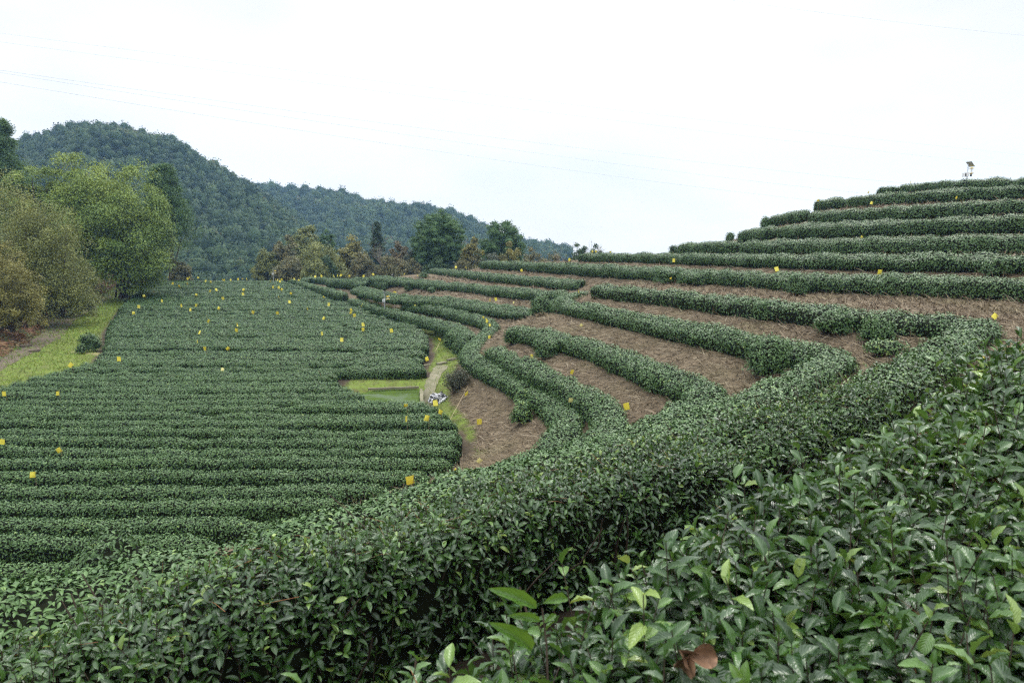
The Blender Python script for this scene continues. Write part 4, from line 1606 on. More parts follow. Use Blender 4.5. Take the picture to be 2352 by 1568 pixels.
card(981, 824, 11, "yellow card at the right end of the rows beyond the pond", "field", 0.5, -0.2, shape=3)
card(5, 1014, 14, "yellow card cut by the left edge of the picture", "field", 0.2, 0.15)
card(135, 1034, 14, "yellow card fluttering in the near rows at the left", "field", 0.35, -0.5, shape=3)
card(75, 1090, 16, "nearest yellow card at the left side of the field", "field", 0.5, 0.1, shape=3)
card(9, 904, 12, "square yellow card by the left edge, below the grass verge", "field", 0.05, 0.02, shape=0)
card(133, 903, 11, "narrow side-on card at the left, right of the square one", "field", 1.25, 0.1, shape=1)
card(162, 838, 12, "diamond-tilted yellow card near the grass verge", "field", 0.1, 0.7, shape=0)
card(273, 824, 12, "upright yellow card below the dark round bush", "field", 0.05, 0.02, shape=0)
card(511, 848, 5, "pale card lying flat in the middle of the field", "field", 0.2, 0.3, pale=True, stake=False)
card(899, 759, 10, "upright yellow card near the rows' right ends by the path", "field", 0.1, -0.12, shape=0)

# the rest of the flat field, counted off from landmarks a viewer can find
STRIPS = [
    ("in the strip level with the stone wall's near end", [(453, 784), (470, 800), (524, 801), (739, 766), (785, 780)]),
    ("in the strip level with the stone wall", [(458, 763), (543, 758), (544, 746), (744, 731), (834, 745), (834, 756), (475, 726), (479, 737)]),
    ("in the strip level with the field lamp's foot", [(307, 719), (437, 711), (502, 708), (581, 717), (637, 719), (705, 709), (806, 712), (806, 719), (814, 724), (416, 702), (451, 701), (833, 701)]),
    ("in the strip level with the field lamp's top", [(331, 680), (372, 691), (319, 704), (451, 677), (512, 685), (558, 675), (640, 683), (665, 693), (743, 683), (755, 699)]),
    ("in the strip just short of the far edge", [(353, 669), (483, 668), (497, 665), (559, 665), (627, 659), (640, 660), (647, 665), (668, 674), (337, 659), (411, 657), (397, 651), (734, 658), (734, 670), (430, 651)]),
]
for name, pts in STRIPS:
    for k, (px, py) in enumerate(sorted(pts)):
        card(px, py, 6 + (py - 640) * 0.030, f"{ORD[k]} yellow card from the left, {name}", "field")
EDGE = [(356, 636), (367, 643), (374, 639), (386, 637), (431, 640), (435, 638), (455, 638), (472, 645), (484, 647), (511, 643), (515, 643), (530, 643), (547, 641), (557, 641), (566, 641),
        (621, 646), (633, 642), (637, 643), (643, 646), (647, 642), (676, 641), (686, 644), (689, 641)]
for k, (px, py) in enumerate(EDGE):
    card(px, py, 5.5, f"{ORD[k]} tiny yellow card from the left along the field's far edge", q=76.0 if py < 643 else 73.0, stake=False)
for k, (px, py) in enumerate([(724, 635), (738, 634), (767, 634), (775, 633), (783, 632), (802, 634), (835, 634), (857, 630), (929, 630), (959, 633)]):
    card(px, py, 6, f"{ORD[k]} yellow card from the left over the farthest terrace hedges", q=64 - k * 0.4, stake=False)
card(822, 651, 5, "yellow card stuck on the left hedge block", 0.6)

# ------------------------------------------------------------------ solar insect lamps
M_STEEL = plain_mat("galvanised_steel", (0.48, 0.50, 0.53), 0.4, 0.5, 0.3, 0.12, 9)
M_PANEL = plain_mat("solar_cell", (0.03, 0.04, 0.07), 0.15, 0.6, 0, 0.2, 30)
M_PANELBACK = plain_mat("panel_back", (0.42, 0.45, 0.44), 0.5, 0.3, 0, 0.1, 9)
M_WHITE = plain_mat("white_paint", (0.72, 0.72, 0.72), 0.5, 0.4, 0, 0.08, 9)
M_YEL = plain_mat("yellow_cap", (0.72, 0.52, 0.06), 0.45, 0.4, 0, 0.1, 9)
M_DARK = plain_mat("dark_box", (0.05, 0.06, 0.06), 0.6, 0.3, 0, 0.2, 9)


def solar_lamp(base, top_z, k, label, box_z, cap_z, tray_z, hill=False):
    root = empty("solar_lamp", base, label, "insect lamp", "solar insect lamps in the tea garden")
    H = top_z - base[2]
    mb = MB()
    mb.tube([[0, 0, -0.2], [0, 0, H * 0.5], [0, 0, H]], 0.026 * k, 10)
    mb.build("pole", M_STEEL, root)
    mb = MB()
    a = math.radians(36)
    R = np.array([[math.cos(a), 0, math.sin(a)], [0, 1, 0], [-math.sin(a), 0, math.cos(a)]])
    yw = math.radians(25)
    R = np.array([[math.cos(yw), -math.sin(yw), 0], [math.sin(yw), math.cos(yw), 0], [0, 0, 1]]) @ R
    c = np.array([0.13 * k, 0, H - 0.03])
    mb.box(c, (0.50 * k, 0.36 * k, 0.022), 0, R)
    p = mb.build("solar_panel", M_PANELBACK, root)
    mb = MB()
    mb.box(c + R @ np.array([0, 0, 0.0145]), (0.46 * k, 0.32 * k, 0.006), 0, R)
    mb.build("cell_face", M_PANEL, p)
    mb = MB()
    z = box_z - base[2]
    if hill:
        mb.box((-0.24 * k, 0, z), (0.05, 0.22 * k, 0.26 * k), 0)
        mb.box((-0.03 * k, 0.0, z + 0.03), (0.15 * k, 0.2 * k, 0.26 * k), 0)
        mb.box((-0.16 * k, 0.04, z + 0.0), (0.11 * k, 0.16 * k, 0.2 * k), 1)
    else:
        mb.box((-0.04, -0.06, z), (0.19 * k, 0.12, 0.20 * k), 0)
        mb.box((-0.04, -0.122, z), (0.13 * k, 0.004, 0.12 * k), 1)
    mb.build("control_box", [M_WHITE, M_DARK if hill else M_PANELBACK], root)
    x = 0.25 * k
    zc, ztr = cap_z - base[2], tray_z - base[2]
    mb = MB()
    mb.tube([[0, 0, ztr], [x, 0, ztr]], 0.012, 6)
    mb.tube([[0, 0, zc], [x, 0, zc]], 0.008, 6)
    mb.build("arm", M_STEEL, root)
    mb = MB()
    mb.lathe((x, 0, zc), [(0.001, 0.07 * k), (0.05 * k, 0.055 * k), (0.15 * k, 0.0), (0.15 * k, -0.008), (0.001, -0.008)])
    mb.build("lamp_cap", M_YEL, root)
    mb = MB()
    for q in range(5):
        an = q * 2 * math.pi / 5
        mb.tube([[x + 0.07 * k * math.cos(an), 0.07 * k * math.sin(an), ztr], [x + 0.07 * k * math.cos(an), 0.07 * k * math.sin(an), zc]], 0.006, 5)
    mb.build("cage", M_STEEL, root)
    mb = MB()
    mb.tube([[x, 0, ztr], [x, 0, zc]], 0.02 * k, 8)
    mb.build("lamp_tube", M_WHITE, root)
    mb = MB()
    mb.lathe((x, 0, ztr), [(0.001, -0.05), (0.05 * k, -0.05), (0.15 * k, 0.0), (0.15 * k, 0.012), (0.001, 0.0)])
    mb.build("tray", M_YEL, root)
    if hill:
        mb = MB()
        mb.lathe((x - 0.02, 0, ztr - 0.2 * k), [(0.001, 0), (0.055 * k, 0), (0.055 * k, 0.1 * k), (0.025 * k, 0.15 * k), (0.025 * k, 0.2 * k)])
        mb.build("catch_bottle", M_DARK, root)


def pz(px, py, Yq):
    return float(at(px, py, Yq)[2])


Yl = 47.5
p = at(884, 718, Yl)
base = np.array([p[0], Yl, float(gz(p[0], Yl)[0])])
solar_lamp(base, pz(884, 672, Yl), 0.95, "solar insect lamp at the field's right edge by the stone wall", pz(884, 690, Yl), pz(884, 681, Yl), pz(884, 687, Yl))
Yl = 74.0
p = at(628, 640, Yl)
base = np.array([p[0], Yl, float(gz(p[0], Yl)[0])])
solar_lamp(base, pz(628, 615, Yl), 0.9, "distant solar insect lamp at the far edge before brown shrubs", pz(628, 629, Yl), pz(628, 622, Yl), pz(628, 627, Yl))
Yl = 44.5
p = at(2222, 400, Yl)
base = np.array([p[0], Yl, float(gz(p[0], Yl)[0])])
solar_lamp(base, pz(2222, 376, Yl), 1.0, "solar insect lamp standing on the hilltop against the sky", pz(2222, 402, Yl), pz(2222, 387, Yl), pz(2222, 398, Yl), True)

# ------------------------------------------------------------------ trees
M_BARK = plain_mat("bark", (0.085, 0.065, 0.05), 0.95, 0.1, 0, 0.5, 6)
M_PALEBARK = plain_mat("pale_bark", (0.23, 0.20, 0.165), 0.9, 0.1, 0, 0.4, 6)


def fol_mat(name, a, b_, c, patch=0.3, rough=0.55, tl=0.12):
    return leaf_mat(name, [(0, a), (0.5, b_), (1, c)], rough, 0.3, patch, 0.35, c, tl)


FM = dict(
    pine=fol_mat("pine_needles", (0.036, 0.078, 0.026), (0.064, 0.125, 0.040), (0.10, 0.175, 0.052)),
    darkpine=fol_mat("dark_pine_needles", (0.022, 0.043, 0.024), (0.038, 0.068, 0.030), (0.060, 0.085, 0.035)),
    olive=fol_mat("olive_leaves", (0.100, 0.118, 0.034), (0.155, 0.175, 0.050), (0.225, 0.240, 0.070)),
    brown=fol_mat("autumn_leaves", (0.095, 0.100, 0.046), (0.14, 0.138, 0.060), (0.19, 0.165, 0.075)),
    red=fol_mat("red_brown_leaves", (0.088, 0.080, 0.040), (0.135, 0.108, 0.050), (0.18, 0.125, 0.055)),
    yellow=fol_mat("yellowing_leaves", (0.105, 0.105, 0.032), (0.17, 0.162, 0.044), (0.24, 0.22, 0.055)),
    bamboo=fol_mat("bamboo_leaves", (0.065, 0.12, 0.022), (0.125, 0.19, 0.032), (0.22, 0.28, 0.048)),
    green=fol_mat("evergreen_leaves", (0.030, 0.060, 0.025), (0.050, 0.090, 0.035), (0.080, 0.125, 0.045)),
    grey=fol_mat("grey_green_leaves", (0.060, 0.075, 0.050), (0.085, 0.100, 0.062), (0.115, 0.125, 0.08)),
)


def clump_leaves(mb, C, R, n_each, rng, size, flat=1.0, droop=0.0, rnd_c=None, aspect=1.0, tmpl=T_QUAD, upn=0.6, body=True):
    """leaf faces around clump centres C with radii R"""
    n = len(C)
    idx = np.repeat(np.arange(n), n_each)
    d = rng.normal(size=(len(idx), 3))
    d = unit(d) * (0.45 + 0.85 * rng.random(len(idx)) ** 1.3)[:, None]
    P = C[idx] + d * (R[idx])[:, None] * [1, 1, flat]
    if body:
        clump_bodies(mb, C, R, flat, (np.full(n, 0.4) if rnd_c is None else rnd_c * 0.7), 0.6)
    N = unit(unit(d) * 1.0 + rng.normal(size=P.shape) * 0.28 + [0, 0, upn])
    T = unit(rng.normal(size=P.shape) + unit(d) * 0.5 + [0, 0, -droop])
    rc = rng.random(n) if rnd_c is None else rnd_c
    rnd = np.clip(rc[idx] * 0.8 + rng.random(len(idx)) * 0.2, 0, 1)
    put_leaves(mb, P, N, T, size * rng.uniform(0.7, 1.3, len(P)), tmpl, rnd, 0, aspect, smooth=False)


_u = np.linspace(0, 2 * math.pi, 8)[:-1]
_v = np.array([-1.0, -0.3, 0.45, 1.1])
_U, _V = np.meshgrid(_u, _v, indexing='ij')
BALL = np.stack([np.cos(_U) * np.cos(_V), np.sin(_U) * np.cos(_V), np.sin(_V)], -1).reshape(-1, 3)
_i, _j = np.meshgrid(np.arange(7), np.arange(3), indexing='ij')
BALL_F = np.stack([_i * 4 + _j, ((_i + 1) % 7) * 4 + _j, ((_i + 1) % 7) * 4 + _j + 1, _i * 4 + _j + 1], -1).reshape(-1, 4)


def clump_bodies(mb, C, R, flat, rc, k=0.72):
    """the dense inside of each leaf clump"""
    V = C[:, None] + BALL[None] * (np.asarray(R) * k)[:, None, None] * np.array([1, 1, flat])
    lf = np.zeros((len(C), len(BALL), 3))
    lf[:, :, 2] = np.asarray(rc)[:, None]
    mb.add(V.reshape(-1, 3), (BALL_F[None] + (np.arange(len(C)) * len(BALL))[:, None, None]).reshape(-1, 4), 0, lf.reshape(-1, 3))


def shell_points(rng, n, blobs, inner=0.55):
    blobs = np.array(blobs, float)
    vol = blobs[:, 3] * blobs[:, 4] * blobs[:, 5]
    k = rng.choice(len(blobs), n, p=vol / vol.sum())
    d = unit(rng.normal(size=(n, 3)))
    r = (inner + (1 - inner) * rng.random(n) ** 0.7)
    return blobs[k, :3] + d * blobs[k, 3:6] * r[:, None]


def tree(px0, px1, py_top, Yd, kind, form, label, name="tree", cat="tree", group=None, base_z=None, n=None, bare=False, seed=None, py_base=None):
    """a tree filling px0..px1, its top at py_top, standing at distance Yd"""
    hseed[0] += 7
    rng = np.random.default_rng(hseed[0] if seed is None else seed)
    c = at((px0 + px1) / 2, py_top, Yd)
    W = (px1 - px0) * Yd / F
    bz = (float(gz(c[0], Yd)[0]) if py_base is None else pz((px0 + px1) / 2, py_base, Yd)) if base_z is None else base_z
    H = c[2] - bz
    root = empty(name, (c[0], Yd, bz), label, cat, group)
    tr, cr_ = MB(), MB()
    R = W / 2
    lean = rng.normal(size=2) * 0.03 * H
    px_ = Yd / F * (2352 / 1024)       # metres per output pixel
    ls = max(0.10, px_ * 1.9)
    if form == "pine":
        blobs = [(0, 0, H * 0.62, R * 0.92, R * 0.9, H * 0.34), (0, 0, H * 0.80, R * 0.62, R * 0.6, H * 0.20), (-R * 0.25, 0, H * 0.42, R * 0.75, R * 0.7, H * 0.2), (R * 0.3, 0, H * 0.36, R * 0.7, R * 0.7, H * 0.16)]
        nc = int((n or np.clip(70 * W / 4, 60, 260)) * 1.5)
        C = shell_points(rng, nc, blobs, 0.5)
        Rr = rng.uniform(0.05, 0.12, nc) * W
        clump_leaves(cr_, C, Rr, 110, rng, ls * 0.8, 0.72, -0.6, aspect=0.45)
        top = H * 0.9
    elif form == "tallpine":
        lv = rng.random(n or 150) ** 0.8
        z = H * (0.30 + 0.69 * lv)
        rad = R * (1.02 - 0.80 * lv) * rng.random(len(lv)) ** 0.5
        a = rng.uniform(0, 6.28, len(lv))
        C = np.stack([np.cos(a) * rad, np.sin(a) * rad, z], -1)
        clump_leaves(cr_, C, rng.uniform(0.08, 0.17, len(C)) * W * (1.15 - 0.6 * lv), 170, rng, ls * 0.85, 0.65, -0.6, aspect=0.45, body=False)
        top = H * 0.97
    elif form == "conifer":
        lv = rng.random(n or 120)
        z = H * (0.12 + 0.86 * lv)
        rad = R * (1.0 - 0.93 * lv) * rng.random(len(lv)) ** 0.4
        a = rng.uniform(0, 6.28, len(lv))
        C = np.stack([np.cos(a) * rad, np.sin(a) * rad, z], -1)
        clump_leaves(cr_, C, rng.uniform(0.10, 0.2, len(C)) * W * (1.1 - 0.75 * lv), 60, rng, ls * 0.85, 0.6, -0.1, aspect=0.5)
        top = H * 0.98
    elif form == "round":
        blobs = [(0, 0, H * 0.66, R * 0.9, R * 0.85, H * 0.32), (rng.normal() * R * .2, 0, H * 0.45, R * 0.95, R * 0.9, H * 0.3)]
        for _ in range(5):
            blobs.append((rng.normal() * R * 0.45, rng.normal() * R * 0.4, H * rng.uniform(0.4, 0.85), R * 0.4, R * 0.4, H * 0.14))
        nc = int((n or np.clip(60 * W / 4, 50, 220)) * 1.4)
        C = shell_points(rng, nc, blobs, 0.45)
        C = C[C[:, 2] < H * 1.0]
        clump_leaves(cr_, C, rng.uniform(0.05, 0.14, len(C)) * W, 90, rng, ls * 0.8, 0.85, 0.1)
        top = H * 0.75
    elif form == "shrub":           # many thin upright stems, fine loose leaves to the ground
        nc = n or int(np.clip(110 * W / 4, 80, 520))
        a = rng.uniform(0, 6.28, nc)
        rr = R * np.sqrt(rng.random(nc))
        dome = np.sqrt(np.clip(1 - (rr / R) ** 2.2, 0, 1))
        z = H * dome * (0.05 + 0.95 * rng.random(nc) ** 0.85)
        C = np.stack([np.cos(a) * rr, np.sin(a) * rr * 0.85, z], -1)
        C += rng.normal(size=C.shape) * 0.04 * W
        rc = np.clip(0.5 + 0.5 * snoise(C, hseed[0], W * 0.4) + rng.normal(size=nc) * 0.15, 0, 1)
        clump_leaves(cr_, C, np.maximum(rng.uniform(0.05, 0.12, nc) * W, ls * 1.4), 120, rng, ls * 0.62, 0.9, 0.0, rc, body=False)
        top = H * 0.6
    elif form == "bamboo":
        R = R * 0.92
        nc = n or 120
        blobs = [(0, 0, H * 0.62, R * 0.95, R * 0.9, H * 0.36), (0, 0, H * 0.42, R * 1.0, R * 0.95, H * 0.34), (-R * .4, 0, H * 0.66, R * 0.5, R * 0.5, H * 0.28)]
        nc = int(nc * 0.85)
        blobs.append((0, 0, H * 0.2, R * 0.9, R * 0.85, H * 0.2))
        C = np.vstack([shell_points(rng, nc, blobs, 0.82), shell_points(rng, nc // 2, blobs, 0.25)])
        C += 0.04 * W * rng.normal(size=C.shape)
        C = C[C[:, 2] > H * 0.06]
        rr = rng.gamma(9.0, 0.0135, len(C)) * W
        out = unit((C - [0, 0, H * 0.4]) * [1, 1, 0.5])
        # each spray bunch: leaves over its crown, hanging at its rim
        idx = np.repeat(np.arange(len(C)), 420)
        d = unit(rng.normal(size=(len(idx), 3)) + out[idx] * 0.6 + [0, 0, 0.9])
        rad = 0.5 + 0.62 * rng.random(len(idx)) ** 0.8
        P = C[idx] + d * (rad * rr[idx])[:, None] * [1.1, 1.1, 0.85]
        P[:, 2] -= rr[idx] * 0.55 * np.linalg.norm(d[:, :2], axis=1) ** 2 * rng.random(len(idx))
        N = unit(d * 1.0 + [0, 0, 0.6] + rng.normal(size=P.shape) * 0.28)
        T = unit(d * [1, 1, 0.3] + [0, 0, -0.7] + rng.normal(size=P.shape) * 0.5)
        rc = np.clip(0.32 + 0.36 * C[:, 2] / H + rng.normal(size=len(C)) * 0.15, 0, 1)
        put_leaves(cr_, P, N, T, ls * 1.05 * rng.uniform(0.7, 1.3, len(P)), T_QUAD, np.clip(rc[idx] + rng.normal(size=len(idx)) * 0.12, 0, 1), 0, 0.5, smooth=False)
        for k in range(26):
            a = rng.uniform(0, 6.28)
            b0 = np.array([math.cos(a), math.sin(a), 0]) * R * 0.3 * rng.random()
            e0 = C[rng.integers(0, len(C))]
            tr.tube([b0 - [0, 0, 0.3], b0 * 0.6 + e0 * 0.2 + [0, 0, e0[2] * 0.45], e0 * 0.75 + [0, 0, e0[2] * 0.2]], [0.05, 0.04, 0.015], 5, 0, False)
        top = None
    if form == "bare":
        def grow(p, d, L, r, lev):
            q = p + d * L
            m_ = (p + q) / 2 + rng.normal(size=3) * L * 0.05
            tr.tube([p, m_, q], [r, r * 0.8, r * 0.6], 5, 0, False)
            if lev == 0:
                return
            for _ in range(rng.integers(2, 5)):
                nd = unit(d + rng.normal(size=3) * [0.55, 0.55, 0.35] + [0, 0, 0.12])
                grow(p + (q - p) * rng.uniform(0.5, 1.0), nd, L * rng.uniform(0.55, 0.8), r * 0.55, lev - 1)
        for _ in range(n or 2):
            grow(np.array([rng.normal() * 0.15, rng.normal() * 0.15, -0.2]), unit(np.array([rng.normal() * 0.15, rng.normal() * 0.1, 1])), H * 0.36, 0.07, 4)
        tips = tr.v[-1][:0] if False else np.vstack([v[-5:] for v in tr.v[-500:]])
        P = tips[rng.integers(0, len(tips), 70)]
        put_leaves(cr_, P, rng.normal(size=P.shape), rng.normal(size=P.shape), ls * 0.5, T_QUAD, rng.random(len(P)) * 0.4, 0)
    else:
        if top is not None:
            tr.tube([[0, 0, -0.4], [lean[0] * .4, lean[1] * .4, top * 0.4], [lean[0], lean[1], top]], [0.035 * H ** 0.8 + 0.03, 0.028 * H ** 0.8, 0.03], 7, 0, False)
        for k in range(14 if form != "shrub" else 26):
            e0 = C[rng.integers(0, len(C))]
            zz = e0[2] * rng.uniform(0.35, 0.75)
            s0 = np.array([lean[0] * 0.5, lean[1] * 0.5, zz if form != "shrub" else 0])
            if form == "shrub":
                s0 = e0 * [0.45, 0.45, 0] - [0, 0, 0.2]
            tr.tube([s0, (s0 + e0) / 2 + [0, 0, 0.04 * H * rng.random()], e0], [0.012 * H ** 0.8 + 0.01, 0.009 * H ** 0.8, 0.008], 5, 0, False)
    tr.build("trunk" if form not in ("shrub", "bamboo") else ("stems" if form == "shrub" else "culms"), M_PALEBARK if form in ("bare",) else M_BARK, root)
    cr_.build("crown" if form != "bare" else "dry_leaves", FM[kind], root)
    return root


G1 = "trees and shrubs along the far side of the tea garden"
tree(582, 640, 572, 86, "olive", "shrub", "olive-brown shrub standing left of the far tree line", "shrub", "shrub", G1)
tree(622, 684, 540, 88, "brown", "round", "orange-brown tree beside the distant solar lamp", group=G1)
tree(664, 736, 511, 93, "olive", "round", "tall rounded olive tree at the left of the far line", group=G1)
tree(722, 776, 523, 96, "pine", "pine", "small green pine top behind the olive shrubs", "pine_tree", "pine tree", G1)
tree(676, 790, 556, 85, "olive", "shrub", "wide olive shrub with pale seed heads in the far line", "shrub", "shrub", G1)
tree(774, 846, 542, 90, "yellow", "round", "yellow-brown tree left of the slim dark pine", group=G1)
tree(830, 900, 508, 92, "darkpine", "conifer", "slim dark pine with a pointed top", "pine_tree", "pine tree", G1)
tree(852, 918, 538, 84, "brown", "bare", "leafless pale-branched tree before the slim dark pine", group=G1)
tree(884, 940, 556, 87, "red", "round", "rust-red tree just left of the big pine", group=G1)
tree(800, 870, 585, 83, "brown", "shrub", "low brown thicket under the yellow-brown tree", "shrub", "shrub", G1)
tree(862, 925, 590, 82, "brown", "shrub", "low brown thicket under the leafless tree", "shrub", "shrub", G1)
tree(920, 962, 570, 84, "grey", "shrub", "grey-green bush leaning on the big pine", "shrub", "shrub", G1)
tree(736, 772, 590, 81.5, "green", "shrub", "small dark evergreen bush among brown shrubs", "shrub", "shrub", G1)
tree(943, 1070, 484, 84, "pine", "pine", "biggest pine of the far line, broad and rounded", "pine_tree", "pine tree", G1, n=230)
tree(1056, 1110, 541, 80, "yellow", "round", "yellow shrubby tree right of the biggest pine", group=G1)
tree(1100, 1208, 506, 84, "pine", "pine", "second big pine, with a ragged flat top", "pine_tree", "pine tree", G1, n=170)
tree(1142, 1206, 556, 78, "yellow", "shrub", "yellowish shrub in front of the ragged pine", "shrub", "shrub", G1)
tree(1194, 1256, 562, 78, "brown", "shrub", "brown shrubs right of the ragged pine", "shrub", "shrub", G1)
tree(1266, 1324, 540, 76, "brown", "bare", "leafless spreading tree on the skyline", group=G1)
tree(1312, 1352, 555, 70, "green", "shrub", "dark round bush at the left end of the skyline hedge", "shrub", "shrub", G1)
tree(1340, 1378, 540, 74, "brown", "bare", "thin bare saplings behind the skyline hedge", group=G1, n=4)
tree(1352, 1392, 566, 72, "green", "shrub", "young evergreen tops showing over the skyline hedge", "shrub", "shrub", G1)

tree(905, 975, 598, 81, "brown", "shrub", "brown thicket at the left foot of the biggest pine", "shrub", "shrub", G1)
tree(965, 1040, 596, 81, "green", "shrub", "dark undergrowth right under the biggest pine", "shrub", "shrub", G1)
tree(1030, 1105, 588, 79, "brown", "shrub", "brown scrub between the two big pines", "shrub", "shrub", G1)
tree(1100, 1165, 575, 79, "grey", "shrub", "grey-green scrub at the foot of the ragged pine", "shrub", "shrub", G1)
tree(1235, 1300, 574, 78, "brown", "shrub", "brown scrub under the leafless spreading tree", "shrub", "shrub", G1)
tree(630, 700, 590, 82, "brown", "shrub", "brown thicket just right of the distant solar lamp", "shrub", "shrub", G1)
tree(690, 760, 596, 81, "olive", "shrub", "low tangled thicket under the wide olive shrub", "shrub", "shrub", G1)

G2 = "trees on the left behind the track"
tree(-70, 62, 276, 72, "pine", "tallpine", "tall pine cut by the left edge of the picture", "pine_tree", "pine tree", G2, base_z=-3, n=260)
tree(15, 120, 362, 64, "bamboo", "bamboo", "pale bamboo plume rising at the back left", "bamboo_clump", "bamboo", G2, base_z=-3.5, n=60)
tree(80, 262, 376, 66, "bamboo", "bamboo", "rear bamboo clump with yellow-green crowns", "bamboo_clump", "bamboo", G2, base_z=-4.0, n=110)
tree(150, 366, 392, 60, "bamboo", "bamboo", "big rounded bamboo clump hanging over the track", "bamboo_clump", "bamboo", G2, base_z=-4.8, n=150)
tree(215, 300, 384, 80, "darkpine", "pine", "dark pine tops between bamboo and mountain", "pine_tree", "pine tree", G2, base_z=-4)
tree(300, 446, 380, 78, "pine", "tallpine", "tall loose pine at the right of the bamboo", "pine_tree", "pine tree", G2, base_z=-4.8, n=260)
tree(395, 435, 600, 78, "brown", "shrub", "low brown bush at the foot of the tall loose pine", "shrub", "shrub", G2)
tree(-150, 95, 372, 44, "olive", "shrub", "tall olive-brown shrubby tree at the left edge", group=G2, base_z=-4.2, n=430)
tree(-5, 186, 462, 45, "olive", "shrub", "olive shrub arching over the gravel track", "shrub", "shrub", G2, base_z=-4.8, n=420)
tree(-60, 75, 560, 37, "yellow", "shrub", "yellow-green bush at the left edge above the ferns", "shrub", "shrub", G2, base_z=-4.6, n=260)
tree(95, 195, 575, 50, "grey", "shrub", "grey-green bush beside the bend of the track", "shrub", "shrub", G2, base_z=-5.2, n=200)


# ferns and undergrowth on the cut bank left of the track
def undergrowth():
    rng = np.random.default_rng(61)
    n = 26000
    s = rng.random(n)
    edge = np.array([field_at(px, py, 0.0)[:2] for px, py in [(-160, 905), (-40, 838), (30, 800), (75, 768), (105, 740), (150, 715), (205, 690), (250, 668), (300, 648)]])
    E = catmull(np.c_[edge, np.zeros(len(edge))], 0.3)[:, :2]
    k = (s * (len(E) - 1)).astype(int)
    back = rng.random(n) ** 1.4 * 4.2
    P = E[k] + np.array([-0.93, 0.37]) * back[:, None] + rng.normal(size=(n, 2)) * 0.2
    z = gz(P[:, 0], P[:, 1])
    hump = 0.5 + 0.5 * snoise(np.c_[P, z], 62, 2.0)
    hh = (0.25 + 1.0 * hump) * np.clip(0.3 + back / 2.0, 0, 1.3)
    P3 = np.c_[P, z + hh * rng.random(n) ** 0.6]
    T = unit(rng.normal(size=(n, 3)) * [1, 1, 0.4] + [0.35, -0.25, -0.1])
    tone = np.clip(0.5 + 0.5 * snoise(P3, 63, 2.6) + rng.normal(size=n) * 0.12, 0, 1)
    mb = MB()
    put_leaves(mb, P3, unit(rng.normal(size=(n, 3)) * 0.5 + [0.4, -0.5, 0.9]), T, rng.uniform(0.14, 0.36, n), T_FAR, tone, 0, 0.7)
    m = leaf_mat("fern_fronds", [(0, (0.12, 0.052, 0.026)), (0.35, (0.155, 0.085, 0.042)), (0.55, (0.17, 0.125, 0.06)), (0.75, (0.09, 0.12, 0.04)), (1, (0.05, 0.085, 0.03))], 0.7, 0.2, 0.15, 0.5, (0.09, 0.11, 0.04), 0.1)
    o = mb.build("undergrowth", m)
    tag(o, "rusty ferns and scrub on the bank left of the track", "undergrowth", None, "stuff")


undergrowth()

